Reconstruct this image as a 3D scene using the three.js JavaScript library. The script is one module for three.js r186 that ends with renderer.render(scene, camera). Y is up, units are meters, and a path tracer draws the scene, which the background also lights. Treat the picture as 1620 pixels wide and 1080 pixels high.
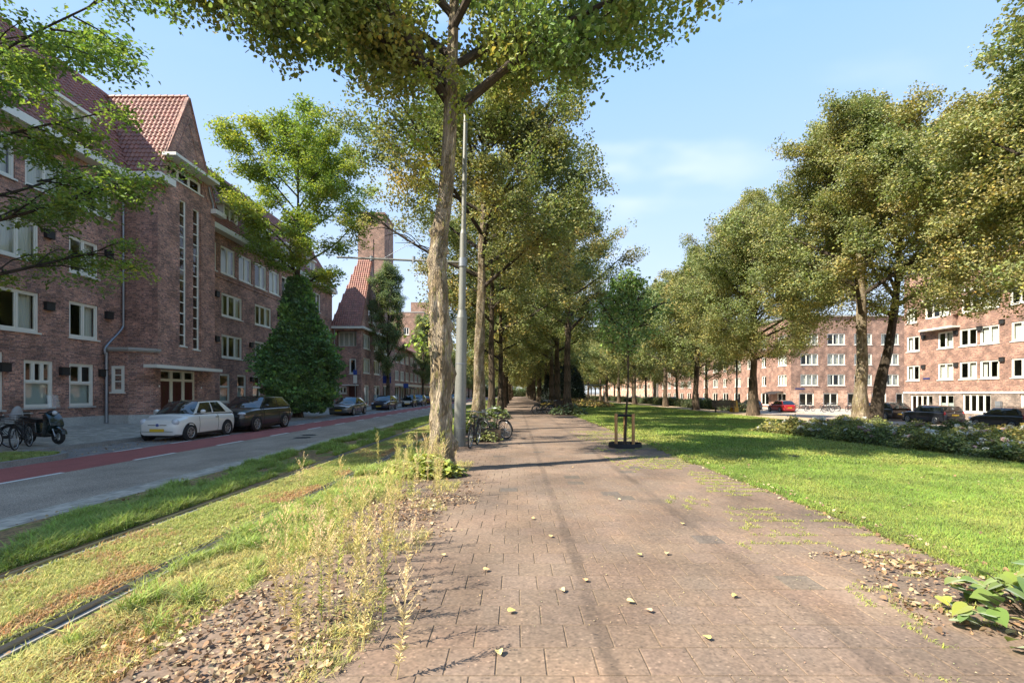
import * as THREE from 'three';
import { mergeGeometries, toCreasedNormals } from 'three/addons/utils/BufferGeometryUtils.js';

// ---------- camera, sky, sun, exposure ----------
const scene = new THREE.Scene();
const EYE = 1.65, FPX = 755;
const camera = new THREE.PerspectiveCamera(2 * Math.atan(540 / FPX) * 180 / Math.PI, 1.5, 0.05, 1500);
camera.position.set(0, EYE, 0);
camera.lookAt(0, EYE, -10);
camera.setViewOffset(1620, 1080, -6, -81, 1620, 1080);
const renderer = new THREE.WebGLRenderer({ antialias: true });
renderer.toneMapping = THREE.LinearToneMapping;
renderer.toneMappingExposure = 2.5;
renderer.shadowMap.enabled = true;
const SUN = new THREE.Vector3(-0.676, 0.682, 0.28).normalize();
const sun = new THREE.DirectionalLight(new THREE.Color(1, 0.93, 0.8), 5);
sun.name = 'sun';
sun.position.copy(SUN).multiplyScalar(120);
sun.castShadow = true;
sun.shadow.mapSize.set(4096, 4096);
Object.assign(sun.shadow.camera, { left: -90, right: 90, top: 90, bottom: -90, near: 1, far: 320 });
scene.add(sun, sun.target);

// seeded random and noise
function rng(seed) { let a = seed >>> 0; return () => { a = (a + 0x6d2b79f5) | 0; let t = Math.imul(a ^ (a >>> 15), 1 | a); t = (t + Math.imul(t ^ (t >>> 7), 61 | t)) ^ t; return ((t ^ (t >>> 14)) >>> 0) / 4294967296; }; }
const hash = (x, y, s) => { let h = Math.imul(x, 374761393) + Math.imul(y, 668265263) + Math.imul(s, 1442695041); h = Math.imul(h ^ (h >>> 13), 1274126177); return ((h ^ (h >>> 16)) >>> 0) / 4294967296; };
function vnoise(x, y, px, py, s = 1) {
  const ix = Math.floor(x), iy = Math.floor(y), fx = x - ix, fy = y - iy, u = fx * fx * (3 - 2 * fx), v = fy * fy * (3 - 2 * fy);
  const w = (i, p) => (p ? ((i % p) + p) % p : i);
  const a = hash(w(ix, px), w(iy, py), s), b = hash(w(ix + 1, px), w(iy, py), s), c = hash(w(ix, px), w(iy + 1, py), s), d = hash(w(ix + 1, px), w(iy + 1, py), s);
  return a + (b - a) * u + (c - a) * v + (a - b - c + d) * u * v;
}
function fbm(u, v, f, oct = 4, s = 1) { let a = 0, k = 0.5, n = 0; for (let i = 0; i < oct; i++) { a += k * vnoise(u * f, v * f, f, f, s + i); n += k; k *= 0.5; f *= 2; } return a / n; }
function wnoise(x, y, oct = 3, s = 1) { let a = 0, k = 0.5, n = 0; for (let i = 0; i < oct; i++) { a += k * vnoise(x, y, 0, 0, s + i); n += k; k *= 0.5; x *= 2; y *= 2; } return a / n; }
const lerp = THREE.MathUtils.lerp, clamp = THREE.MathUtils.clamp, sstep = THREE.MathUtils.smoothstep, PI = Math.PI;
const V = (x, y, z) => new THREE.Vector3(x, y, z);

{ // the sky: clear blue air with thin wisps
  const W = 1024, Hh = 512, d = new Float32Array(W * Hh * 4);
  for (let j = 0; j < Hh; j++) for (let i = 0; i < W; i++) {
    const el = ((j + 0.5) / Hh - 0.5) * PI, az = ((i + 0.5) / W - 0.5) * 2 * PI, y = Math.sin(el);
    const x = Math.cos(az) * Math.cos(el), z = Math.sin(az) * Math.cos(el), c = Math.max(0, x * SUN.x + y * SUN.y + z * SUN.z);
    const t = Math.pow(clamp(y, 0, 1), 0.54);
    let r = lerp(0.82, 0.1, t), g = lerp(0.88, 0.34, t), b = lerp(0.93, 0.78, t);
    const glow = 0.25 * Math.pow(c, 6) + 0.5 * Math.pow(c, 40);
    r += glow; g += glow * 0.95; b += glow * 0.85;
    if (y > 0.02) {
      const k = 1 / (y + 0.12), n = wnoise(x * k * 2.2 + 7, z * k * 5 + 3, 5, 11), m = wnoise(x * k * 0.7, z * k * 0.9, 3, 23);
      const a = sstep(n, 0.52, 0.82) * sstep(m, 0.4, 0.75) * 0.38;
      r = lerp(r, 0.85, a); g = lerp(g, 0.88, a); b = lerp(b, 0.93, a);
    }
    if (y < 0) { r = 0.25; g = 0.25; b = 0.22; }
    d.set([r * 0.6, g * 0.6, b * 0.6, 1], (j * W + i) * 4);
  }
  const t = new THREE.DataTexture(d, W, Hh, THREE.RGBAFormat, THREE.FloatType);
  t.mapping = THREE.EquirectangularReflectionMapping; t.magFilter = THREE.LinearFilter; t.needsUpdate = true;
  scene.background = t; scene.environment = t;
}

// ---------- helpers ----------
const taken = new Map();
function numbered(n) { const k = taken.get(n) ?? 0; taken.set(n, k + 1); return k ? n + '_' + String(k).padStart(3, '0') : n; }
const shade = (o) => { o.castShadow = true; o.receiveShadow = true; return o; };
function tag(o, label, category, group, kind) { Object.assign(o.userData, { label, category }); if (group) o.userData.group = group; if (kind) o.userData.kind = kind; return o; }
function thing(name, label, category, group, pos = [0, 0, 0], turn = 0) { const o = new THREE.Group(); o.name = numbered(name); o.position.set(...pos); o.rotation.y = turn; scene.add(o); return tag(o, label, category, group); }
function part(parent, name, geo, mat) { const m = shade(new THREE.Mesh(Array.isArray(geo) ? merge(geo) : geo, mat)); m.name = parent === scene ? numbered(name) : name; parent.add(m); return m; }
function struct(name, geo, mat, label) { const m = part(scene, name, geo, mat); m.userData.kind = 'structure'; m.userData.label = label; m.userData.category = 'ground'; return m; }
function copyOf(o, label) { const c = o.clone(); c.name = numbered(o.name.replace(/_\d{3}$/, '')); scene.add(c); if (label) c.userData = { ...o.userData, label }; return c; }
function merge(list) {
  const col = list.some((g) => g.attributes.color);
  return mergeGeometries(list.map((g) => {
    g = g.index ? g.toNonIndexed() : g;
    for (const k of Object.keys(g.attributes)) if (!['position', 'normal', 'uv', 'color'].includes(k)) g.deleteAttribute(k);
    if (!g.attributes.uv) g.setAttribute('uv', new THREE.BufferAttribute(new Float32Array(g.attributes.position.count * 2), 2));
    if (col && !g.attributes.color) g.setAttribute('color', new THREE.BufferAttribute(new Float32Array(g.attributes.position.count * 3).fill(1), 3));
    return g;
  }));
}
function uvm(g) { // uv in metres from the face's main direction
  g = g.index ? g.toNonIndexed() : g;
  const p = g.attributes.position, uv = new Float32Array(p.count * 2), a = V(), b = V(), c = V(), n = V();
  for (let i = 0; i < p.count; i += 3) {
    a.fromBufferAttribute(p, i); b.fromBufferAttribute(p, i + 1); c.fromBufferAttribute(p, i + 2);
    n.copy(b).sub(a).cross(c.clone().sub(a));
    const ax = Math.abs(n.x), ay = Math.abs(n.y), az = Math.abs(n.z);
    [a, b, c].forEach((q, k) => { const o = (i + k) * 2; if (az >= ax && az >= ay) { uv[o] = q.x; uv[o + 1] = q.y; } else if (ax >= ay) { uv[o] = q.z; uv[o + 1] = q.y; } else { uv[o] = q.x; uv[o + 1] = q.z; } });
  }
  g.setAttribute('uv', new THREE.BufferAttribute(uv, 2));
  return g;
}
const bx = (x0, x1, y0, y1, z0, z1) => uvm(new THREE.BoxGeometry(x1 - x0, y1 - y0, z1 - z0).translate((x0 + x1) / 2, (y0 + y1) / 2, (z0 + z1) / 2));
function rod(a, b, r1, r2 = r1, seg = 8) { const A = V(...a), B = V(...b), d = B.clone().sub(A), g = new THREE.CylinderGeometry(r2, r1, d.length(), seg, 1).translate(0, d.length() / 2, 0); g.applyQuaternion(new THREE.Quaternion().setFromUnitVectors(V(0, 1, 0), d.normalize())); return g.translate(A.x, A.y, A.z); }
function limb(pts, radii, seg = 6, steps = 8, wob = null, vs = 1) { // tapered tube through points
  const cv = new THREE.CatmullRomCurve3(pts), pos = [], uv = [], idx = [];
  let nrm = null;
  for (let i = 0; i <= steps; i++) {
    const t = i / steps, p = cv.getPoint(t), tg = cv.getTangent(t), f = t * (radii.length - 1), k = Math.min(Math.floor(f), radii.length - 2), r = lerp(radii[k], radii[k + 1], f - k);
    if (!nrm) nrm = Math.abs(tg.y) > 0.9 ? V(1, 0, 0) : V(0, 1, 0);
    nrm = nrm.clone().sub(tg.clone().multiplyScalar(nrm.dot(tg))).normalize();
    const bn = tg.clone().cross(nrm);
    for (let j = 0; j <= seg; j++) {
      const a = (j % seg) / seg * 2 * PI, rr = wob ? r * wob(a, t) : r, c = Math.cos(a) * rr, s = Math.sin(a) * rr;
      pos.push(p.x + nrm.x * c + bn.x * s, p.y + nrm.y * c + bn.y * s, p.z + nrm.z * c + bn.z * s);
      uv.push(j / seg * Math.max(1, Math.round(2 * PI * radii[0] / 0.6)), t * cv.getLength() * vs);
    }
  }
  for (let i = 0; i < steps; i++) for (let j = 0; j < seg; j++) { const a = i * (seg + 1) + j, b = a + seg + 1; idx.push(a, a + 1, b, b, a + 1, b + 1); }
  const g = new THREE.BufferGeometry();
  g.setAttribute('position', new THREE.Float32BufferAttribute(pos, 3)); g.setAttribute('uv', new THREE.Float32BufferAttribute(uv, 2)); g.setIndex(idx); g.computeVertexNormals();
  // join the seam's normals
  const n = g.attributes.normal;
  for (let i = 0; i <= steps; i++) { const a = i * (seg + 1), b = a + seg; const v = V().fromBufferAttribute(n, a).add(V().fromBufferAttribute(n, b)).normalize(); n.setXYZ(a, v.x, v.y, v.z); n.setXYZ(b, v.x, v.y, v.z); }
  return g;
}
function ext(pts, depth, holes = []) { // an outline in x, y with holes, extruded from z = -depth to 0
  const s = new THREE.Shape(pts.map((p) => new THREE.Vector2(...p)));
  for (const h of holes) s.holes.push(new THREE.Path(h.map((p) => new THREE.Vector2(...p))));
  return uvm(new THREE.ExtrudeGeometry(s, { depth, bevelEnabled: false }).translate(0, 0, -depth));
}
function grid(x0, x1, d0, d1, yf, nx, nd, us = 1) { // a ground sheet from depth d0 to d1 (depth is -z)
  const pos = [], uv = [], idx = [];
  for (let j = 0; j <= nd; j++) for (let i = 0; i <= nx; i++) {
    const d = lerp(d0, d1, j / nd), xa = typeof x0 === 'function' ? x0(d) : x0, xb = typeof x1 === 'function' ? x1(d) : x1, x = lerp(xa, xb, i / nx);
    pos.push(x, typeof yf === 'function' ? yf(x, d) : yf, -d); uv.push(x * us, d * us);
  }
  for (let j = 0; j < nd; j++) for (let i = 0; i < nx; i++) { const a = j * (nx + 1) + i, b = a + nx + 1; idx.push(a, a + 1, b, b, a + 1, b + 1); }
  const g = new THREE.BufferGeometry();
  g.setAttribute('position', new THREE.Float32BufferAttribute(pos, 3)); g.setAttribute('uv', new THREE.Float32BufferAttribute(uv, 2)); g.setIndex(idx); g.computeVertexNormals();
  return g;
}
// pixel of the photograph -> lateral position and depth on the ground at height y
const at = (px, py, y = 0) => { const d = FPX * (EYE - y) / (py - 621); return [(px - 816) / FPX * d, d]; };

// ---------- computed textures ----------
function tex(w, h, f, srgb = true) {
  const d = new Uint8Array(w * h * 4);
  for (let y = 0; y < h; y++) for (let x = 0; x < w; x++) { const c = f(x / w, y / h, x, y); d.set([clamp(c[0], 0, 255), clamp(c[1], 0, 255), clamp(c[2], 0, 255), 255], (y * w + x) * 4); }
  const t = new THREE.DataTexture(d, w, h); t.wrapS = t.wrapT = THREE.RepeatWrapping; t.magFilter = THREE.LinearFilter; t.minFilter = THREE.LinearMipmapLinearFilter; t.generateMipmaps = true;
  if (srgb) t.colorSpace = THREE.SRGBColorSpace; t.needsUpdate = true; return t;
}
const rep = (t, sx, sy = sx) => { const c = t.clone(); c.repeat.set(sx, sy); c.needsUpdate = true; return c; };
const std = (o) => new THREE.MeshStandardMaterial(o), phy = (o) => new THREE.MeshPhysicalMaterial(o);
const lin = (r, g, b) => new THREE.Color().setRGB(r, g, b);

function brickTex(pal, mortar, seed) { // 16 bricks of 0.22 m by 56 courses of 0.0625 m = 3.52 x 3.5 m
  const N = 1024, R = rng(seed), tone = [];
  for (let r = 0; r < 56; r++) { tone.push([]); for (let c = 0; c < 33; c++) { const p = pal[Math.floor(R() * pal.length)], k = 0.86 + R() * 0.28; tone[r].push(p.map((v) => v * k)); } }
  const bump = new Uint8Array(N * N);
  const map = tex(N, N, (u, v, x, y) => {
    const r = Math.floor(v * 56), fy = v * 56 - r, cu = ((u * 16 + (r % 2 ? 0.5 : 0) + (r % 4 === 1 ? 0.25 : 0)) % 16), c = Math.floor(cu), fx = cu - c;
    const head = (r % 2) ? 2 : 1, cc = Math.floor(cu * head), fh = cu * head - cc, n = fbm(u, v, 128, 2, seed), big = fbm(u, v, 6, 3, seed + 9);
    const m = fy < 0.15 || fh < 0.04 * head * 1.1;
    bump[y * N + x] = m ? 60 : 200 + n * 50;
    const col = m ? mortar : tone[r][cc % 33];
    const k = (0.82 + 0.36 * n) * (0.74 + 0.52 * big);
    return [col[0] * k, col[1] * k, col[2] * k];
  });
  const bt = tex(N, N, (u, v, x, y) => [bump[y * N + x], 0, 0], false);
  const a = rep(map, 1 / 3.52, 1 / 3.5), b = rep(bt, 1 / 3.52, 1 / 3.5);
  return std({ map: a, bumpMap: b, bumpScale: 0.006, roughness: 0.88 });
}
const speckle = (n, base, amp, seed, f = 64) => tex(n, n, (u, v, x, y) => { const k = (fbm(u, v, f, 3, seed) - 0.5) * amp + (fbm(u, v, 5, 3, seed + 5) - 0.5) * amp * 0.7 + (hash(x, y, seed) - 0.5) * amp * 0.9; return base.map((b) => b * (1 + k)); });
const grain = tex(512, 512, (u, v, x, y) => { const k = fbm(u, v, 64, 3, 3) * 170 + hash(x, y, 8) * 85; return [k, k, k]; }, false);
const barkB = tex(512, 512, (u, v) => { const r = Math.abs(fbm(u + 0.06 * fbm(u, v, 8, 2, 4), v * 0.25, 16, 4, 31) - 0.5) * 2, k = 255 * clamp(0.25 + r * 1.6 - 0.35 * fbm(u, v, 24, 2, 5), 0, 1); return [k, k, k]; }, false);
const barkC = (c, seed) => tex(512, 512, (u, v, x, y) => { const r = Math.abs(fbm(u + 0.06 * fbm(u, v, 8, 2, 4), v * 0.25, 16, 4, 31) - 0.5) * 2, p = fbm(u, v, 6, 4, seed), k = 0.62 + r * 0.55 + (hash(x, y, seed) - 0.5) * 0.18, l = sstep(p, 0.52, 0.66); return [lerp(c[0] * k, c[0] * 0.72 * k, l), lerp(c[1] * k, c[1] * 0.72 * k, l), lerp(c[2] * k, c[2] * 0.64 * k, l)]; });
const plateH = (u, v) => { const w = 0.05 * fbm(u, v, 6, 3, 41), a = Math.abs(fbm(u + w, v * 0.5 + w, 20, 3, 43) - 0.5) * 2, b = fbm(u, v, 40, 3, 44), k = fbm(u, v, 7, 3, 45); return clamp(0.15 + 1.5 * a * (0.5 + b) + 0.5 * sstep(k, 0.5, 0.7) * b, 0, 1); };
const plateB = tex(512, 512, (u, v) => { const k = 255 * plateH(u, v); return [k, k, k]; }, false);
const plateC = tex(512, 512, (u, v, x, y) => { const h = plateH(u, v), p = fbm(u, v, 5, 4, 47), k = 0.62 + 0.42 * h + (hash(x, y, 3) - 0.5) * 0.14, l = sstep(p, 0.5, 0.62), g = sstep(fbm(u, v, 9, 3, 49), 0.58, 0.7); return [lerp(190, 148, l) * k, lerp(170, 128, l) * k + g * 6, lerp(142, 98, l) * k - g * 14]; });
const M = {
  brickDark: brickTex([[162, 118, 101], [146, 106, 93], [173, 127, 107], [126, 94, 87], [167, 121, 103]], [160, 146, 134], 5),
  brickSunny: brickTex([[146, 108, 90], [134, 98, 82], [154, 116, 96], [124, 92, 80]], [152, 140, 128], 17),
  brickPale: brickTex([[186, 140, 116], [174, 128, 104], [196, 150, 126]], [186, 172, 156], 29),
  brickGrey: brickTex([[128, 112, 100], [116, 102, 92], [140, 122, 108]], [150, 140, 130], 41),
  white: std({ color: lin(0.72, 0.69, 0.6), roughness: 0.45 }),
  cream: std({ color: lin(0.66, 0.58, 0.42), roughness: 0.5 }),
  concrete: std({ map: rep(speckle(512, [176, 174, 168], 0.25, 61), 0.5), roughness: 0.9 }),
  stonecap: std({ color: lin(0.35, 0.33, 0.3), roughness: 0.85 }),
  glass: phy({ color: lin(0.86, 0.9, 0.88), roughness: 0.02, transmission: 1, thickness: 0, ior: 1.52 }),
  curtain: std({ color: lin(0.6, 0.57, 0.5), roughness: 1 }),
  blind: std({ color: lin(0.42, 0.46, 0.42), roughness: 1 }),
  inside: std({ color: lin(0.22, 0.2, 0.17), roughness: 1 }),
  zinc: std({ color: lin(0.3, 0.32, 0.34), roughness: 0.45, metalness: 0.6 }),
  dark: std({ color: lin(0.02, 0.019, 0.018), roughness: 0.6 }),
  steel: std({ map: rep(speckle(256, [128, 128, 120], 0.22, 99, 16), 1, 0.4), roughness: 0.5, metalness: 0.15 }),
  rail: std({ color: lin(0.2, 0.19, 0.18), roughness: 0.35, metalness: 0.9 }),
  doorWood: std({ color: lin(0.075, 0.02, 0.014), roughness: 0.35 }),
  tile: std({ map: rep(speckle(256, [140, 88, 68], 0.45, 71), 1.2), roughness: 0.55 }),
  asphalt: std({ map: rep(tex(1024, 1024, (u, v, x, y) => { const h = hash(x >> 1, y >> 1, 3), b = 146 + (h - 0.5) * 96 + (fbm(u, v, 6, 4, 6) - 0.5) * 40; return [b * 1.04, b * 0.93, b * 0.82]; }), 0.25), bumpMap: rep(grain, 0.6), bumpScale: 0.004, roughness: 1 }),
  redlane: std({ map: rep(speckle(512, [158, 88, 80], 0.22, 81, 128), 0.5), bumpMap: rep(grain, 0.8), bumpScale: 0.004, roughness: 0.9 }),
  parking: std({ map: rep(speckle(512, [134, 126, 120], 0.35, 83, 32), 0.5), roughness: 0.9 }),
  sidewalk: std({ map: rep(tex(1024, 1024, (u, v, x, y) => { const c = Math.floor(u * 12 + (Math.floor(v * 12) % 2) * 0.5) % 12, r = Math.floor(v * 12), fx = (u * 12 + (r % 2) * 0.5) % 1, fy = (v * 12) % 1, j = fx < 0.03 || fy < 0.03 ? 0.72 : 1, k = (0.88 + 0.2 * hash(c, r, 5)) * j * (0.85 + 0.3 * fbm(u, v, 48, 3, 7)), b = 172 * k; return [b * 1.02, b * 0.95, b * 0.86]; }), 1 / 3.6), roughness: 0.92 }),
  kerb: std({ map: rep(speckle(256, [138, 134, 128], 0.3, 91), 1), roughness: 0.9 }),
  paint: std({ map: rep(speckle(256, [225, 222, 214], 0.16, 95), 0.7), roughness: 0.7 }),
  barkPale: std({ map: plateC, bumpMap: plateB, bumpScale: 0.045, roughness: 0.95 }),
  bark: std({ map: barkC([128, 108, 86], 12), bumpMap: barkB, bumpScale: 0.03, roughness: 0.95 }),
  barkDark: std({ map: barkC([92, 78, 62], 13), bumpMap: barkB, bumpScale: 0.02, roughness: 0.95 }),
  lawn: std({ map: rep(tex(1024, 1024, (u, v, x, y) => { const a = fbm(u, v, 12, 5, 21), b = fbm(u, v, 128, 2, 22), k = 0.62 + 0.5 * b + 0.4 * (a - 0.5) + (hash(x, y, 4) - 0.5) * 0.35; return [112 * k + a * 14, 138 * k, 44 * k]; }), 0.2), roughness: 1 }),
  soil: std({ map: rep(tex(1024, 1024, (u, v, x, y) => { const a = fbm(u, v, 10, 5, 51), b = fbm(u, v, 96, 3, 52), g = sstep(a, 0.45, 0.62), k = 0.6 + 0.7 * b + (hash(x, y, 5) - 0.5) * 0.3; return [lerp(142, 118, g) * k, lerp(112, 122, g) * k, lerp(76, 52, g) * k]; }), 0.25), roughness: 1 }),
  dirt: std({ map: rep(speckle(512, [168, 146, 118], 0.4, 55), 0.4), roughness: 1 }),
  joint: std({ map: rep(speckle(512, [104, 88, 70], 0.5, 57), 0.8), roughness: 1 }),
  leaf: phy({ vertexColors: true, roughness: 1, transmission: 0.44, thickness: 0, side: THREE.DoubleSide }),
  litter: phy({ vertexColors: true, roughness: 1, transmission: 0.12, thickness: 0, side: THREE.DoubleSide }),
  grass: phy({ vertexColors: true, roughness: 1, transmission: 0.3, thickness: 0, side: THREE.DoubleSide }),
  black: std({ color: lin(0.012, 0.012, 0.013), roughness: 0.4 }),
  rubber: std({ color: lin(0.016, 0.016, 0.016), roughness: 0.8 }),
  chrome: std({ color: lin(0.6, 0.6, 0.6), roughness: 0.22, metalness: 1 }),
  alloy: std({ color: lin(0.42, 0.43, 0.44), roughness: 0.35, metalness: 0.8 }),
  carGlass: phy({ color: lin(0.012, 0.015, 0.016), roughness: 0.03, clearcoat: 1, clearcoatRoughness: 0.02 }),
  lampGlass: phy({ color: lin(0.55, 0.57, 0.6), roughness: 0.08, clearcoat: 1 }),
  tail: phy({ color: lin(0.32, 0.012, 0.01), roughness: 0.15, clearcoat: 1 }),
  plate: std({ color: lin(0.62, 0.4, 0.03), roughness: 0.5 }),
  stake: std({ map: rep(speckle(256, [176, 132, 84], 0.35, 97), 1), roughness: 0.85 }),
  benchWood: std({ color: lin(0.12, 0.09, 0.07), roughness: 0.8 }),
};
// ---------- ground, road, path ----------
const FAR = 330;
const gy = (x) => x < -14.3 ? lerp(-0.03, 0.1, clamp((-14.3 - x) / 6.5, 0, 1)) : x < -7.3 ? -0.15 : x < -6.65 ? -0.12 : x < -1.9 ? lerp(-0.1, -0.02, (x + 6.65) / 4.75) : x < 19 ? 0 : x < 26 ? lerp(0, -0.85, (x - 19) / 7) : -0.85;
struct('ground', grid(-400, 400, -80, 900, -1.6, 4, 4), M.dirt, 'bare earth reaching to the horizon under the city');
struct('sidewalk', grid(-20.9, -14.3, -20, FAR, (x) => gy(x), 2, 20), M.sidewalk, 'grey tiled sidewalk along the shaded brick facades');
struct('parking_strip', grid(-14.18, -12.2, 10, FAR, -0.152, 1, 20), M.parking, 'grey parking strip between sidewalk and red cycle lane');
struct('road', grid(-10.2, -7.3, -20, FAR, -0.15, 1, 20), M.asphalt, 'grey asphalt road between red cycle lane and tram track');
struct('cycle_lane', grid(-12.2, -10.2, -20, FAR, -0.15, 1, 20), M.redlane, 'red cycle lane beside the grey asphalt road');
struct('kerb', [bx(-14.3, -14.15, -0.3, -0.02, -FAR, -13.7)], M.kerb, 'concrete kerb along the sidewalk and parking strip');
{ // grass verge that ends the parking strip, with its rounded kerb
  const s = [];
  for (let i = 0; i <= 12; i++) { const a = i / 12 * PI / 2; s.push(V(-13.5 + 1.15 * Math.sin(a), 0, -(12.6 + 1.1 * Math.cos(a)))); }
  const line = [V(-14.3, 0, -13.7), ...s, V(-12.35, 0, 15)], prof = [];
  for (let i = 0; i < line.length - 1; i++) { const a = line[i], b = line[i + 1], d = b.clone().sub(a), l = d.length(); const g = new THREE.BoxGeometry(l + 0.02, 0.26, 0.15); g.rotateY(Math.atan2(-d.z, d.x)); g.translate((a.x + b.x) / 2, -0.15 + i * 0.0004, (a.z + b.z) / 2); prof.push(uvm(g)); }
  struct('verge_kerb', prof, M.kerb, 'rounded concrete kerb around the grass verge');
  struct('verge', grid(-14.3, (d) => d > 12.6 ? -13.5 + 1.1 * Math.sqrt(Math.max(0, 1 - ((d - 12.6) / 1.05) ** 2)) : -12.42, -15, 13.62, -0.045, 4, 60), M.soil, 'grassy verge beside the sidewalk where bicycles stand');
}
struct('gutter_strip', grid(-7.3, -6.6, -20, FAR, (x) => lerp(-0.135, -0.118, (x + 7.3) / 0.7), 1, 20), M.sidewalk, 'strip of worn paving tiles between asphalt and grass');
struct('track_bed', grid(-6.62, -1.8, -10, FAR, (x, d) => gy(x) - 0.005 + 0.03 * (wnoise(x * 1.3, d * 1.3, 2, 5) - 0.5), 40, 500), M.soil, 'overgrown tram track bed with sparse grass and dry moss');
struct('lawn', grid(4.15, 16.2, -6, 190, (x, d) => -0.004 + 0.05 * (wnoise(x * 0.35, d * 0.35, 3, 9) - 0.5) * sstep(x, 4.3, 6), 40, 200), M.lawn, 'mown green lawn beside the paved path');
struct('park_path', grid(16, 19.2, -6, 200, -0.002, 2, 10), M.dirt, 'dusty footpath at the far edge of the lawn');
struct('sloping_verge', grid(19, 26.2, -6, 260, (x) => gy(x) - 0.004, 7, 10), M.soil, 'verge sloping down to the lower street');
struct('side_street', grid(26, 35.4, -6, 300, -0.85, 1, 10), M.asphalt, 'lower asphalt street beyond the lawn');
struct('far_sidewalk', [bx(35.4, 62, -1.2, -0.72, -70, 5), bx(35.4, 41.2, -1.2, -0.72, -300, -70)], M.sidewalk, 'sidewalk in front of the sunlit brick buildings');

// tram rails: a grooved rail each, standing a little proud of the bed
for (const [x, s] of [[-3.38, 'inner'], [-4.76, 'outer']]) {
  const y = gy(x), r = thing('tram_rail', s === 'inner' ? 'grooved steel tram rail in tall grass, the one closer to the brick path' : 'grooved steel tram rail beside the green strip along the road', 'rail', null, [x, y, 0]);
  part(r, 'rail_head', [bx(0, 0.055, -0.1, 0.035, -FAR, 10)], M.rail);
  part(r, 'groove', [bx(-0.075, 0, -0.1, -0.012, -FAR, 10)], M.rubber);
  part(r, 'guard_lip', [bx(-0.095, -0.075, -0.1, 0.02, -FAR, 10)], M.rail);
  part(r, 'concrete_edge', [bx(0.055, 0.1, -0.1, 0.008, -FAR, 10)], M.kerb);
}
// road paint
{
  const dash = [];
  for (let d = 2.1; d < 200; d += 3.55) dash.push(grid(-10.27, -10.15, d, d + 1.55, -0.146, 1, 1));
  struct('lane_dashes', dash, M.paint, 'white dashes between red cycle lane and asphalt');
  const d2 = [];
  for (let d = 14.5; d < 200; d += 2.4) d2.push(grid(-12.28, -12.18, d, d + 1.1, -0.146, 1, 1));
  struct('parking_dashes', d2, M.paint, 'worn white dashes along the parking strip');
}
for (const [px, py] of [[489, 688], [480, 692]]) {
  const [x, d] = at(px, py, -0.15), m = thing('manhole_cover', px > 485 ? 'round iron manhole cover in the asphalt' : 'small oval iron gully cover beside the round manhole', 'manhole cover', null, [x, -0.146, -d]);
  part(m, 'ring', new THREE.RingGeometry(0.27, 0.36, 24).rotateX(-PI / 2), M.rail); part(m, 'lid', new THREE.CylinderGeometry(0.268, 0.268, 0.012, 24), M.rubber);
}

// the paved path: every tile with its own edges
const PX0 = -2.255, PX1 = 4.3, PITCH = 0.305;
const pathMap = tex(512, 2048, (u, v, x, y) => {
  const X = -2 + u * 6.4, D = v * 22, n = fbm(u * 1, v * 3, 8, 5, 33), g = hash(x, y, 7), g2 = vnoise(X * 60, D * 60, 0, 0, 9);
  let k = 0.78 + 0.34 * (n - 0.5) + 0.17 * (g - 0.5) + 0.17 * (g2 - 0.5), warm = 1 + 0.06 * (fbm(u, v * 3, 16, 3, 37) - 0.5);
  for (const [c, w, a] of [[0.57, 0.075, 0.16], [2.18, 0.1, 0.13]]) { const q = Math.abs(X - c + 0.05 * (vnoise(D * 0.6, c, 0, 0, 3) - 0.5) + 0.05 * (vnoise(X * 30, D * 9, 0, 0, 4) - 0.5)); k *= 1 - a * (1 - sstep(q, w * 0.4, w)) * (0.25 + 1.0 * vnoise(D * 1.7, c, 0, 0, 6)); }
  if (g > 0.992) k *= 1.25; if (g < 0.015) k *= 0.75;
  const dust = sstep(wnoise(X * 1.1 + 40, D * 0.8, 4, 71), 0.56, 0.74) * 0.3;
  return [lerp(148 * k * warm, 165, dust * 0.5), lerp(124 * k, 144, dust * 0.5), lerp(104 * k / warm, 124, dust * 0.5)];
});
const tileMat = std({ map: pathMap, vertexColors: true, bumpMap: pathMap, bumpScale: 0.0025, roughness: 0.88 });
const path = struct('path', grid(PX0 - 0.02, PX1 + 0.06, -8, 46, -0.0055, 1, 1), M.joint, 'wide footpath of reddish brown concrete tiles');
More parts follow.
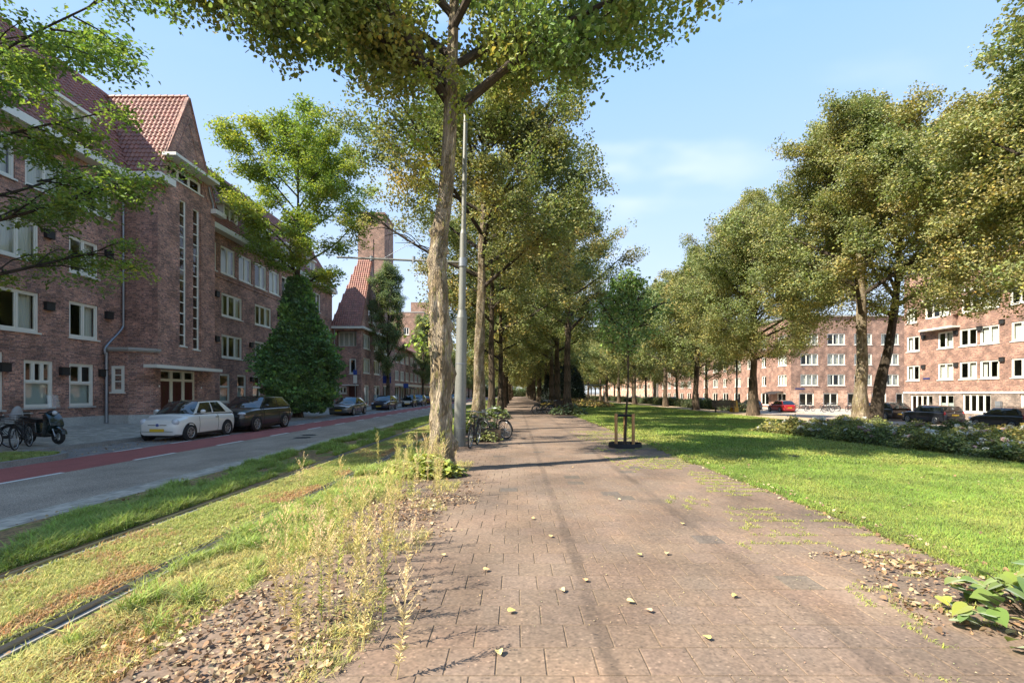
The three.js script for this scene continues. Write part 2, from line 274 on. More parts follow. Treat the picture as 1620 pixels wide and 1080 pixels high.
{
  const R = rng(77), rest = [];
  function tile(x, d, w, tone, dy, tx, tz) {
    const h = w / 2 - 0.0032, hd = PITCH / 2 - 0.0062, c = 0.0045, p = [], cl = [], uv = [];
    const q = (a, b, c2, e) => [a, b, c2, a, c2, e].forEach((k) => { p.push(x + k[0], dy + k[1] + k[0] * tx + k[2] * tz, -d + k[2]); uv.push((x + k[0] + 2) / 6.4, (d - k[2]) / 22); cl.push(...tone); });
    const T = [[-h + c, 0, hd - c], [h - c, 0, hd - c], [h - c, 0, -hd + c], [-h + c, 0, -hd + c]], B = [[-h, -c, hd], [h, -c, hd], [h, -c, -hd], [-h, -c, -hd]], L = B.map((k) => [k[0], -0.03, k[2]]);
    q(...T);
    for (let i = 0; i < 4; i++) { const j = (i + 1) % 4; q(B[i], B[j], T[j], T[i]); q(L[i], L[j], B[j], B[i]); }
    const g = new THREE.BufferGeometry();
    g.setAttribute('position', new THREE.Float32BufferAttribute(p, 3)); g.setAttribute('uv', new THREE.Float32BufferAttribute(uv, 2)); g.setAttribute('color', new THREE.Float32BufferAttribute(cl, 3)); g.computeVertexNormals();
    return g;
  }
  let made = 0;
  for (let k = 0; k < 152; k++) {
    const d = 0.5 + k * PITCH, off = k % 2 ? PITCH / 2 : 0;
    for (let i = 0; i <= 21; i++) {
      let x0 = PX0 + i * PITCH - off, x1 = x0 + PITCH; x0 = Math.max(x0, PX0); x1 = Math.min(x1, PX1);
      if (x1 - x0 < 0.06) continue;
      const t = R(), e = R() < 0.025 ? 0.8 : 1, s = (0.94 + 0.1 * t) * e, old = x1 < -0.6 || x0 > 2.9;
      const tone = [s * (e < 1 ? 0.88 : 1), s * (0.985 + 0.02 * R()), s * (0.965 + 0.04 * R()) * (e < 1 ? 1.1 : 1)], a = old ? 0.007 : 0.004;
      const g = tile((x0 + x1) / 2, d, x1 - x0, tone, (R() - 0.5) * (old ? 0.0045 : 0.0025), (R() - 0.5) * a, (R() - 0.5) * a);
      const seen = d > 2.6 && x0 < 1.09 * d + 0.1 && x1 > -1.1 * d;
      if (seen && made < 300) { const m = shade(new THREE.Mesh(g, tileMat)); m.name = 'tile'; path.add(m); made++; } else if (d > 2.2) rest.push(g);
    }
  }
  const r = part(path, 'far_tiles', mergeGeometries(rest), tileMat); r.userData.kind = 'stuff';
}
struct('distant_path', grid(PX0 - 0.1, PX1, 46, FAR, -0.006, 1, 1, 1 / 6.4), std({ map: pathMap, roughness: 0.9 }), 'continuation of the tiled path between rows of trees');
// ---------- buildings ----------
const winCache = new Map();
function winGeo(w, h, o) { // window frame with its left bottom corner at the origin, its face at z = 0
  const key = [w, h, JSON.stringify(o)].join();
  if (winCache.has(key)) return winCache.get(key);
  const f = o.f ?? 0.1, m = 0.075, fr = [bx(0, w, 0, f, -0.1, 0), bx(0, w, h - f, h, -0.1, 0), bx(0, f, f, h - f, -0.1, 0), bx(w - f, w, f, h - f, -0.1, 0)], pane = [], curt = [], cols = o.cols ?? 2;
  const field = (x0, x1, y0, y1, n) => {
    const cw = (x1 - x0 - m * (n - 1)) / n;
    for (let i = 0; i < n; i++) {
      const a = x0 + i * (cw + m), b = a + cw, s = 0.045;
      if (i) fr.push(bx(a - m, a, y0, y1, -0.1, -0.004));
      fr.push(bx(a, b, y0, y0 + s, -0.085, -0.025), bx(a, b, y1 - s, y1, -0.085, -0.025), bx(a, a + s, y0 + s, y1 - s, -0.085, -0.025), bx(b - s, b, y0 + s, y1 - s, -0.085, -0.025));
      pane.push(new THREE.PlaneGeometry(b - a - 2 * s, y1 - y0 - 2 * s).translate((a + b) / 2, (y0 + y1) / 2, -0.05));
    }
  };
  if (o.transom) { const t = f + (h - 2 * f) * o.transom; field(f, w - f, f, t - m / 2, 1); fr.push(bx(f, w - f, t - m / 2, t + m / 2, -0.1, 0.012)); field(f, w - f, t + m / 2, h - f, cols); } else field(f, w - f, f, h - f, cols);
  const wave = (x0, x1, y0, y1) => { const n = Math.max(6, Math.round((x1 - x0) * 22)), g = new THREE.PlaneGeometry(x1 - x0, y1 - y0, n, 1), p = g.attributes.position; for (let i = 0; i < p.count; i++) p.setZ(i, 0.025 * Math.sin(i % (n + 1) * 1.9)); g.computeVertexNormals(); return g.translate((x0 + x1) / 2, (y0 + y1) / 2, -0.22); };
  if (o.curtain === 'sides') curt.push(wave(0.08, w * 0.26, 0.02, h), wave(w * 0.74, w - 0.08, 0.02, h));
  if (o.curtain === 'one') curt.push(wave(w * 0.52, w - 0.06, 0.02, h));
  if (o.curtain === 'net') curt.push(wave(0.08, w - 0.08, 0.02, h));
  if (o.curtain === 'top') curt.push(bx(0.08, w - 0.08, h * 0.56, h - 0.05, -0.2, -0.185));
  if (o.curtain === 'low') curt.push(bx(0.08, w - 0.08, 0.05, h * 0.5, -0.2, -0.185));
  const r = { frame: merge(fr), pane: pane.map((g) => g), curt, sill: bx(-0.06, w + 0.06, -0.07, 0, -0.08, 0.07) };
  winCache.set(key, r);
  return r;
}
function addWindow(g, x, y, z, w, h, o = {}) {
  const G = winGeo(w, h, o), f = part(g, 'window', G.frame, o.frame === 'cream' ? M.cream : M.white);
  f.position.set(x, y, z - (o.inset ?? 0.05)); if (o.turn) f.rotation.y = o.turn;
  delete f.userData.frame;
  for (const p of G.pane) part(f, 'pane', p, M.glass);
  for (const cg of G.curt) part(f, 'curtain', cg, o.curtain === 'low' || o.curtain === 'top' ? M.blind : M.curtain);
  if (o.sill !== false) { const s = part(f, 'sill', G.sill, o.stone ? M.concrete : M.white); s.position.z = o.inset ?? 0.05; }
  return f;
}
const hole = (x, y, w, h) => [[x + 0.004, y + 0.004], [x + w - 0.004, y + 0.004], [x + w - 0.004, y + h - 0.004], [x + 0.004, y + h - 0.004]];
// a wall with its windows: wins = [x, y, w, h, options]
function wallWith(g, name, outline, z, thick, mat, wins, extra = []) {
  const m = part(g, name, ext(outline, thick, [...wins.map((w) => hole(w[0], w[1], w[2], w[3])), ...extra]).translate(0, 0, z), mat);
  for (const [x, y, w, h, o] of wins) addWindow(g, x, y, z, w, h, o);
  return m;
}
function hoist(f, b) { f.updateMatrix(); for (const c of [...f.children]) { c.applyMatrix4(f.matrix); b.add(c); } b.remove(f); } // parts built in a turned frame become parts of the building
const rect = (x0, x1, y0, y1) => [[x0, y0], [x1, y0], [x1, y1], [x0, y1]];
// pantiles on a slope: origin at the eave, along u (unit), up the slope v (unit), counts
const pantile = (() => {
  const p = [], idx = [], n = 6, W = 0.25, L = 0.36;
  for (let j = 0; j < 3; j++) for (let i = 0; i <= n; i++) { const t = i / n, z = 0.03 * Math.sin(t * 2 * PI) + 0.018; p.push((t - 0.5) * W * 1.06, j === 0 ? 0 : j === 1 ? 0.001 : L, j === 0 ? z - 0.03 : j === 1 ? z + 0.022 : z - 0.012); }
  for (let j = 0; j < 2; j++) for (let i = 0; i < n; i++) { const a = j * (n + 1) + i, b = a + n + 1; idx.push(a, a + 1, b, b, a + 1, b + 1); }
  const g = new THREE.BufferGeometry(); g.setAttribute('position', new THREE.Float32BufferAttribute(p, 3)); g.setIndex(idx);
  const q = g.toNonIndexed(); q.computeVertexNormals(); return toCreasedNormals(uvm(q), 0.7);
})();
function tiles(parent, o, u, v, nu, nv, keep, seed = 1) {
  const n = u.clone().cross(v).normalize(), R = rng(seed), list = [], m4 = new THREE.Matrix4(), col = [];
  for (let j = 0; j < nv; j++) for (let i = 0; i < nu; i++) {
    const a = (i + 0.5) * 0.25, b = j * 0.32, p = o.clone().addScaledVector(u, a).addScaledVector(v, b);
    const k = 0.72 + R() * 0.42; const c = [k, k * (0.92 + 0.14 * R()), k * (0.92 + 0.12 * R())];
    if (keep && !keep(a, b, p)) continue;
    list.push(new THREE.Matrix4().makeBasis(u, v, n).setPosition(p)); col.push(c);
  }
  const im = new THREE.InstancedMesh(pantile, M.tile, list.length); im.name = 'roof_tiles'; shade(im);
  list.forEach((m, i) => { im.setMatrixAt(i, m); im.setColorAt(i, lin(...col[i])); });
  im.userData.kind = 'stuff'; parent.add(im);
  return im;
}
const quad = (a, b, c, d) => { const g = new THREE.BufferGeometry(); g.setAttribute('position', new THREE.Float32BufferAttribute([...a, ...b, ...c, ...a, ...c, ...d], 3)); g.computeVertexNormals(); return uvm(g); };
function ventBox(g, x, y, z) { part(g, 'vent_box', [bx(x, x + 0.38, y, y + 0.34, z, z + 0.16), bx(x - 0.02, x + 0.4, y + 0.34, y + 0.37, z, z + 0.2)], M.dark); }
function dormer(g, x, y, z, w, h) {
  const d = part(g, 'dormer', [bx(x, x + 0.12, y, y + h, z - 2, z), bx(x + w - 0.12, x + w, y, y + h, z - 2, z), bx(x - 0.15, x + w + 0.15, y + h, y + h + 0.14, z - 2.2, z + 0.15)], M.white);
  addWindow(g, x + 0.12, y, z, w - 0.24, h, { cols: 2, sill: false, curtain: 'net' });
  return d;
}

// 1: the long block in the shade with its gabled stair bay. Local x runs away along the street, z towards the street.
{
  const b = thing('apartment_building', 'long dark brick apartment building with gabled stair bay and red tiled roof', 'building', null, [-20.8, 0, 0], PI / 2);
  const o3 = { cols: 3, curtain: 'sides' }, wins = [], R = rng(4), pick = () => ['sides', 'net', 'one', 'sides', null][Math.floor(R() * 5)];
  // left of the bay
  wins.push([17.2, 0.95, 2.15, 2.35, { cols: 2, transom: 0.62, curtain: 'top', stone: true }], [20.15, 1.0, 1.3, 2.05, { cols: 3, transom: 0.55, curtain: 'low', stone: true }], [22.2, 1.0, 1.3, 2.03, { cols: 2, transom: 0.55, curtain: 'low', stone: true }]);
  for (const y of [4.25, 7.3]) wins.push([18.2, y, 2.6, 1.72, { cols: 3, curtain: y > 5 ? 'net' : 'sides' }], [22.2, y, 1.55, 1.7, { cols: 2, curtain: 'one' }]);
  wins.push([17.6, 10.5, 2.2, 1.75, { cols: 3, curtain: 'net' }], [20.2, 10.5, 1.75, 1.75, { cols: 2, curtain: 'net' }], [22.3, 10.5, 2.25, 1.75, { cols: 3, curtain: 'sides' }]);
  // beyond the bay
  for (let i = 0; i < 9; i++) wins.push([31.4 + i * 2.2, 10.12, 1.75, 1.95, { cols: 2, curtain: pick() ?? 'net' }]);
  for (let i = 0; i < 5; i++) for (const y of [4.15, 7.1]) wins.push([33.7 + i * 4.3, y, 2.55, 1.65, { cols: 3, curtain: pick() ?? 'one' }]);
  for (let i = 0; i < 9; i++) wins.push([33.5 + i * 2.1, 0.95, 1.2, 2.05, { cols: 1, transom: 0.55, curtain: 'low', stone: true }]);
  wallWith(b, 'wall', rect(-16, 54, 0, 13.0), 0, 0.3, M.brickDark, wins);
  part(b, 'rear_wall', [bx(-16, 54, 0, 13, -10.3, -10), bx(-16, -15.7, 0, 13, -10, -0.3), bx(53.7, 54, 0, 13, -10, -0.3)], M.brickDark);
  part(b, 'floor_slabs', [0.6, 3.5, 6.5, 9.6, 12.7].map((y) => bx(-15.7, 53.7, y, y + 0.2, -9.95, -0.34)), M.inside);
  part(b, 'partitions', [17, 21.8, 25, 30.5, 37, 41.5, 46, 50].flatMap((x) => [0.8, 3.7, 6.7, 9.8].map((y) => bx(x, x + 0.15, y + 0.004, y + 2.6, -9.9, -0.36))).concat([0.8, 3.7, 6.7, 9.8].map((y) => bx(-15.6, 53.6, y + 0.006, y + 2.6, -5.2, -5))), M.inside);
  part(b, 'plinth', [bx(-16, 24.25, 0, 0.5, 0.003, 0.05), bx(30.2, 54, 0, 0.5, 0.003, 0.05)], M.concrete);
  part(b, 'brick_band', [bx(-16, 24.2, 0.5, 0.62, 0.003, 0.03), bx(30.2, 53.9, 9.7, 9.82, 0.003, 0.06), bx(30.2, 53.9, 9.9, 9.96, 0.003, 0.035)], M.brickDark);
  for (const [x, y] of [[21.7, 2.45], [19.15, 2.5], [23.75, 2.45], [21.0, 5.3], [24.1, 5.4], [24.1, 8.5], [21.0, 8.5], [32.9, 8.3], [32.9, 5.2], [37.3, 2.5], [37.2, 5.2], [41.6, 8.3]]) ventBox(b, x, y, 0.004);
  // cornice and gutter
  part(b, 'cornice', [bx(-16, 24.75, 12.78, 13.14, 0.004, 0.62), bx(24.75, 25.28, 12.78, 13.14, 0.004, 2.35), bx(25.28, 25.9, 12.78, 13.14, 1.85, 2.35), bx(30.12, 54, 12.78, 13.14, 0.004, 0.62), bx(29.6, 30.65, 12.78, 13.05, 1.85, 2.2)], M.white);
  // main roof
  const e = V(0, 13.16, 0.5), rdg = V(0, 18.9, -3), sl = rdg.clone().sub(e), len = sl.length(), v = sl.clone().normalize(), u = V(1, 0, 0);
  part(b, 'roof', [quad([-16, 13.12, 0.45], [54, 13.12, 0.45], [54, 18.86, -3.05], [-16, 18.86, -3.05]), quad([54, 13.1, -10.3], [-16, 13.1, -10.3], [-16, 18.86, -3.05], [54, 18.86, -3.05]), ext([[-0.45, 13.12], [3.05, 18.86], [10.3, 13.1]], 0.2).rotateY(PI / 2).translate(-15.8, 0, 0), ext([[-0.45, 13.12], [3.05, 18.86], [10.3, 13.1]], 0.2).rotateY(PI / 2).translate(53.9, 0, 0)], M.tile);
  const off = V(0, -v.z, v.y).multiplyScalar(0.03);
  tiles(b, V(14, e.y, e.z).add(off), u, v, 160, Math.floor(len / 0.32), (a, bb, p) => p.x < 25.0 + (p.y - 13.2) * 0.44 || p.x > 30.3 - (p.y - 13.2) * 0.44, 3);
  part(b, 'ridge', [rod([-16, 18.92, -3.05], [54, 18.92, -3.05], 0.13, 0.13, 8)], M.tile);
  for (const x of [15.4, 18.6, 21.6, 33.9, 38.6, 43, 47.6]) dormer(b, x, 13.55, 0.02, 1.7, 1.5);
  // the stair bay with its gable
  const slits = [[26.95, 4.3, 0.5, 8.3], [28.08, 4.2, 0.52, 8.3]];
  const bayHoles = [hole(25.5, 0.05, 2.95, 2.85), hole(26.0, 13.55, 2.9, 0.75), ...slits.map((s) => hole(...s))];
  part(b, 'stair_bay_wall', ext([[25.3, 0], [30.1, 0], [30.1, 13.2], [27.7, 18.75], [25.3, 13.2]], 0.3, bayHoles).translate(0, 0, 1.8), M.brickDark);
  part(b, 'bay_side_wall', [bx(25.3, 25.6, 0, 13.2, 0.004, 1.498), bx(29.8, 30.1, 0, 13.2, 0.004, 1.498)], M.brickDark);
  part(b, 'gable_band', [ext([[25.95, 13.4], [27.7, 17.6], [29.45, 13.4], [29.32, 13.4], [27.7, 17.28], [26.08, 13.4]], 0.04).translate(0, 0, 1.845)], M.brickDark);
  part(b, 'gable_coping', [-1, 1].map((s) => { const g = new THREE.BoxGeometry(0.11, 6.05, 0.2); g.rotateZ(s * 0.408); return uvm(g).translate(27.7 + s * 1.22, 15.98, 1.76); }), M.brickDark);
  for (const s of [-1, 1]) {
    const v2 = V(-s * 2.5, 5.6, 0).normalize(), e2 = V(27.7 + s * 2.5, 13.15, 0), u2 = s < 0 ? V(0, 0, 1) : V(0, 0, -1);
    const n2 = u2.clone().cross(v2).multiplyScalar(0.03);
    part(b, 'bay_roof', quad([e2.x, 13.12, s < 0 ? -4 : 1.9], [e2.x, 13.12, s < 0 ? 1.9 : -4], [27.7, 18.72, s < 0 ? 1.9 : -4], [27.7, 18.72, s < 0 ? -4 : 1.9]), M.tile);
    tiles(b, V(e2.x, e2.y, s < 0 ? -4 : 1.7).add(n2), u2, v2, 23, 19, (a, bb, p) => p.z > -0.1 - (p.y - 13.2) * 0.55, 8 + s);
  }
  part(b, 'bay_ridge', Array.from({ length: 15 }, (_, i) => rod([27.7, 18.8 + 0.015, 1.75 - i * 0.38], [27.7, 18.8, 1.34 - i * 0.38], 0.12, 0.1, 8)), M.tile);
  addWindow(b, 26.0, 13.55, 1.8, 2.9, 0.75, { cols: 3, sill: true, inset: 0.12 });
  part(b, 'gable_canopy', [bx(25.6, 29.4, 14.42, 14.58, 1.804, 2.55)], M.white);
  for (const s of slits) addWindow(b, s[0], s[1], 1.8, s[2], s[3], { cols: 1, sill: true, inset: 0.03, f: 0.02 });
  part(b, 'slit_glazing_bars', slits.flatMap((s) => Array.from({ length: 12 }, (_, i) => bx(s[0] + 0.03, s[0] + s[2] - 0.03, s[1] + 0.6 + i * 0.62, s[1] + 0.66 + i * 0.62, 1.7, 1.75))), M.white);
  { // toothed brickwork beside the slits
    const t = []; for (let i = 0; i < 62; i++) t.push(bx(28.64, 28.74, 4.25 + i * 0.133, 4.31 + i * 0.133, 1.804, 1.86)); part(b, 'toothed_brickwork', t, M.brickDark);
    const t2 = []; for (let i = 0; i < 8; i++) t2.push(bx(29.1, 29.18, 0.75 + i * 0.3, 0.83 + i * 0.3, 1.804, 1.84)); part(b, 'toothed_pier', t2, M.brickDark);
  }
  // entrance: cream frame, transom lights, three doors
  part(b, 'entrance_canopy', [bx(24.3, 29.75, 2.93, 3.1, 1.82, 2.5)], M.white);
  const fx = [25.5, 26.45, 27.4, 28.45], ez = 1.62;
  part(b, 'entrance_frame', [...fx.map((x, i) => bx(i === 3 ? x - 0.12 : x, i === 0 ? x + 0.14 : i === 3 ? x : x + 0.2, 0.05, 2.9, ez - 0.12, ez)), bx(25.64, 28.33, 2.28, 2.42, ez - 0.11, ez - 0.006), bx(25.64, 28.33, 2.8, 2.9, ez - 0.11, ez - 0.006)], M.cream);
  for (let i = 0; i < 3; i++) {
    const x0 = fx[i] + (i ? 0.2 : 0.14), x1 = i === 2 ? fx[3] - 0.12 : fx[i + 1], d = part(b, 'door', [bx(x0, x1, 0.08, 2.28, ez - 0.1, ez - 0.05), bx(x0 + 0.06, x0 + 0.16, 0.25, 2.15, ez - 0.05, ez - 0.035), bx(x1 - 0.16, x1 - 0.06, 0.25, 2.15, ez - 0.05, ez - 0.035)], M.doorWood);
    part(d, 'handle', rod([x0 + (i === 2 ? 0.07 : x1 - x0 - 0.07), 1.05, ez - 0.02], [x0 + (i === 2 ? 0.07 : x1 - x0 - 0.07), 1.25, ez - 0.02], 0.014), M.chrome);
    part(d, 'door_glass', new THREE.PlaneGeometry(0.1, 1.2).translate((x0 + x1) / 2, 1.4, ez - 0.046), M.glass);
    part(b, 'transom_light', new THREE.PlaneGeometry(x1 - x0, 0.38).translate((x0 + x1) / 2, 2.61, ez - 0.06), M.glass);
  }
  part(b, 'entrance_hall', [bx(25.5, 28.45, 0.04, 0.07, 0.3, 1.5), bx(25.62, 29.78, 2.93, 3.0, 0.05, 1.48)], M.inside);
  part(b, 'house_number', [bx(25.36, 25.44, 1.95, 2.05, 1.804, 1.815), bx(28.75, 28.85, 1.9, 2.0, 1.804, 1.815)], M.white);
  part(b, 'bay_plinth', [bx(24.95, 25.47, 0, 0.75, 1.804, 1.85), bx(28.46, 30.12, 0, 0.55, 1.804, 1.84)], M.concrete);
  // low turret beside the entrance
  const tp = [[24.2, 0.004], [24.2, 1.15], [24.95, 1.84], [25.292, 1.84], [25.292, 0.004]];
  const prism = (pts, y0, y1) => { const s = new THREE.Shape(pts.map((p) => new THREE.Vector2(p[0], -p[1]))); return uvm(new THREE.ExtrudeGeometry(s, { depth: y1 - y0, bevelEnabled: false }).rotateX(-PI / 2).translate(0, y0, 0)); };
  part(b, 'entrance_turret', prism(tp, 0, 3.75), M.brickDark);
  part(b, 'turret_cap', [prism([[24.12, 0.006], [24.12, 1.2], [24.93, 1.93], [25.288, 1.93], [25.288, 0.006]], 3.752, 3.82), prism([[24.06, 0.006], [24.06, 1.24], [24.91, 2.0], [25.286, 2.0], [25.286, 0.006]], 3.822, 3.95)], M.stonecap);
  part(b, 'turret_plinth', prism([[24.16, 0.006], [24.16, 1.17], [24.93, 1.88], [25.28, 1.88], [25.28, 0.006]], 0, 0.52), M.concrete);
  { const w = addWindow(b, 24.19, 1.68, 0.98, 0.62, 1.32, { cols: 1, inset: 0, sill: true, turn: -PI / 2, curtain: 'net' }); w.position.set(24.185, 1.68, 0.32); part(w, 'glazing_bars', [bx(0.12, 0.5, 0.52, 0.57, -0.05, -0.02), bx(0.12, 0.5, 0.84, 0.89, -0.05, -0.02)], M.white); w.position.x = 24.15; }
  // rainwater pipe
  part(b, 'downpipe', [limb([V(25.12, 12.8, 0.12), V(25.12, 9, 0.12), V(25.12, 5.5, 0.12), V(25.1, 5.1, 0.12), V(24.2, 4.15, 0.14), V(23.98, 3.85, 0.14), V(23.98, 3.6, 0.14)], [0.055, 0.055], 8, 30), rod([24.08, 3.7, 0.13], [24.08, 0.12, 0.13], 0.07)], M.zinc);
  part(b, 'gable_pipe', [limb([V(29.35, 14.3, 1.9), V(29.5, 13.9, 1.9), V(29.75, 13.4, 1.9), V(29.8, 13.08, 1.9)], [0.05, 0.05], 8, 12)], M.zinc);
}
// 2: corner block with loggia, street gable and tower
{
  const b = thing('corner_block', 'brick corner block with open loggia and steep red tiled gable roof', 'building', null, [-17.5, 0, 0], PI / 2);
  const w = [];
  for (const [y, h] of [[6.75, 1.7], [3.9, 1.8]]) w.push([54.75, y, 2.5, h, { cols: 3, curtain: 'net' }], [58.8, y, 2.6, h, { cols: 3, curtain: 'sides' }]);
  w.push([55.1, 0.15, 1.7, 2.4, { cols: 2, curtain: 'net' }], [58.8, 0.15, 2.6, 2.4, { cols: 2, curtain: 'low' }], [56.6, 10, 1.1, 1.6, { cols: 1, curtain: 'net' }], [58.3, 10, 1.3, 1.6, { cols: 2, curtain: 'net' }], [63, 3.9, 2.2, 1.7, { cols: 2, curtain: 'net' }], [63, 6.75, 2.2, 1.7, { cols: 2 }], [63, 0.5, 2.2, 2.1, { cols: 2 }]);
  wallWith(b, 'street_wall', [[54, 0], [69, 0], [69, 9], [62.1, 9], [58, 17.7], [54, 8.95]], 0, 0.3, M.brickDark, w);
  // wall facing back along the street: local x is the sideways axis there
  const f = new THREE.Group(); f.name = 'end_wall'; f.position.set(54, 0, 0); f.rotation.y = -PI / 2; b.add(f);
  part(f, 'end_brickwork', ext(rect(-3.28, -0.304, 0, 8.95), 0.3, [hole(-2.9, 6.9, 2.35, 1.75), hole(-1.35, 3.8, 0.75, 1.7), hole(-2.9, 1.55, 1.25, 0.8), hole(-1.45, 0.1, 0.95, 2.3)]), M.brickDark);
  addWindow(f, -2.9, 6.9, -0.85, 2.35, 1.75, { cols: 4, curtain: 'net', sill: false }); addWindow(f, -1.35, 3.8, 0, 0.75, 1.7, { cols: 1 }); addWindow(f, -2.9, 1.55, 0, 1.25, 0.8, { cols: 3 });
  part(f, 'door', bx(-1.45, -0.5, 0.1, 2.4, -0.25, -0.2), M.doorWood); part(f, 'door_canopy', bx(-2.0, -0.3, 2.45, 2.56, 0.004, 0.6), M.white);
  part(f, 'loggia_box', [bx(-3.26, -0.31, 6.7, 6.86, -1.2, -0.305), bx(-3.26, -0.31, 8.7, 8.9, -1.2, -0.305), bx(-3.26, -2.95, 6.88, 8.68, -1.2, -0.31)], M.brickDark);
  hoist(f, b);
  part(b, 'back_wall', [bx(54.3, 69, 0, 9, -9.3, -9), bx(68.7, 69, 0, 9, -9, -0.31), bx(62, 62.3, 9.02, 14, -2.4, -0.31)], M.brickDark);
  part(b, 'floor_slabs', [0.0, 3.2, 6.2, 8.97].map((y) => bx(54.35, 68.6, y, y + 0.12, -8.9, -0.35)), M.inside);
  part(b, 'eaves', [bx(53.55, 53.98, 8.88, 9.12, -3.25, 0.4), bx(54, 62.4, 8.88, 9.12, 0.004, 0.4)], M.white);
  for (const s of [-1, 1]) {
    const v2 = V(-s * 4.35, 8.65, 0).normalize(), ex = 58 + s * 4.4, u2 = s < 0 ? V(0, 0, 1) : V(0, 0, -1), n2 = u2.clone().cross(v2).multiplyScalar(0.03);
    const zr = -1.6; // the ridge is short: the slopes are hipped towards the long block
    part(b, 'roof', quad([ex, 9.1, s < 0 ? -3.4 : 0.02], [ex, 9.1, s < 0 ? 0.02 : -3.4], [58, 17.75, s < 0 ? 0.02 : zr], [58, 17.75, s < 0 ? zr : 0.02]), M.tile);
    tiles(b, V(ex, 9.13, s < 0 ? -3.4 : 0).add(n2), u2, v2, 14, 30, (a, bb, p) => p.z > lerp(-3.3, zr, (p.y - 9.1) / 8.6), 12 + s);
  }
  part(b, 'hip_slope', quad([62.4, 9.1, -3.4], [53.6, 9.1, -3.4], [58, 17.75, -1.6], [58, 17.75, -1.6]), M.tile);
  part(b, 'gable_coping', [quad([53.6, 9.13, 0.06], [53.9, 9.13, 0.06], [58.05, 17.9, 0.06], [57.9, 17.9, 0.06]), quad([62.4, 9.13, 0.06], [58.0, 17.9, 0.06], [57.9, 17.75, 0.06], [62.1, 9.13, 0.06])], M.tile);
  part(b, 'tower', [bx(62.5, 67, 9.005, 25.0, -3.2, 0.28)], M.brickSunny);
  part(b, 'tower_crown', [bx(62.42, 67.08, 25.0, 25.25, -3.28, 0.36), bx(62.44, 62.5, 15.5, 21.8, -1.5, -1.2)], M.brickSunny);
  part(b, 'downpipe', rod([53.9, 8.9, -3.0], [53.9, 0.1, -3.0], 0.06), M.zinc);
}
// 3: shop terrace further on, and the tall sunlit end wall behind it
{
  const b = thing('shop_terrace', 'three storey brick terrace with white shop fronts beyond the corner block', 'building', null, [-17.8, 0, 0], PI / 2), w = [];
  for (let i = 0; i < 13; i++) { const x = 70.2 + i * 3.4; w.push([x, 3.5, 2.3, 1.5, { cols: 3, curtain: i % 2 ? 'net' : 'sides' }], [x, 6.2, 2.3, 1.4, { cols: 3, curtain: 'net' }], [x, 0.3, 2.5, 2.3, { cols: 2, curtain: i % 3 ? null : 'low' }]); }
  wallWith(b, 'wall', rect(69.05, 115, 0, 8.6), 0, 0.3, M.brickDark, w);
  part(b, 'shop_fascia', bx(69.1, 115, 2.65, 3.0, 0.004, 0.35), M.white);
  part(b, 'roof', [quad([69.05, 8.6, 0.4], [115, 8.6, 0.4], [115, 11.5, -4], [69.05, 11.5, -4]), bx(69.05, 115, 8.35, 8.58, 0.004, 0.42)], M.tile);
  part(b, 'body', [bx(69.05, 115, 0, 8.55, -8, -4), bx(69.1, 115, 3.1, 3.25, -3.95, -0.32), bx(69.1, 115, 5.9, 6.05, -3.95, -0.32)], M.inside);
  part(b, 'awning', quad([74, 2.6, 0.36], [78.5, 2.6, 0.36], [78.5, 2.2, 1.7], [74, 2.2, 1.7]), M.dark);
  const c = thing('tall_brick_block', 'tall sunlit red brick block with chimney rising behind the shop terrace', 'building', null, [-24, 0, -97]);
  part(c, 'wall', ext(rect(-9, 5.3, 0, 17.9), 12, [hole(1.2, 13.4, 1.1, 1.5)]), M.brickSunny); addWindow(c, 1.2, 13.4, 0, 1.1, 1.5, { cols: 2 });
  part(c, 'chimney', [bx(2.2, 6, 17.92, 20.4, -6, -2)], M.brickSunny); part(c, 'coping', bx(-9.05, 5.35, 17.9, 18.1, -12.05, 0.05), M.stonecap);
  const d = thing('distant_terrace', 'far brick terrace closing the shaded side of the street', 'building', null, [-17.8, 0, 0], PI / 2), w2 = [];
  for (let i = 0; i < 18; i++) for (const y of [0.6, 3.7, 6.7]) w2.push([122 + i * 4.5, y, 2.6, 1.7, { cols: 3, sill: false }]);
  wallWith(d, 'wall', rect(120, 205, 0, 10), 0, 0.3, M.brickDark, w2); part(d, 'body', bx(120, 205, 0, 9.9, -7, -1.2), M.inside); part(d, 'roof', quad([120, 10.02, 0.3], [205, 10.02, 0.3], [205, 13, -5], [120, 13, -5]), M.tile);
}
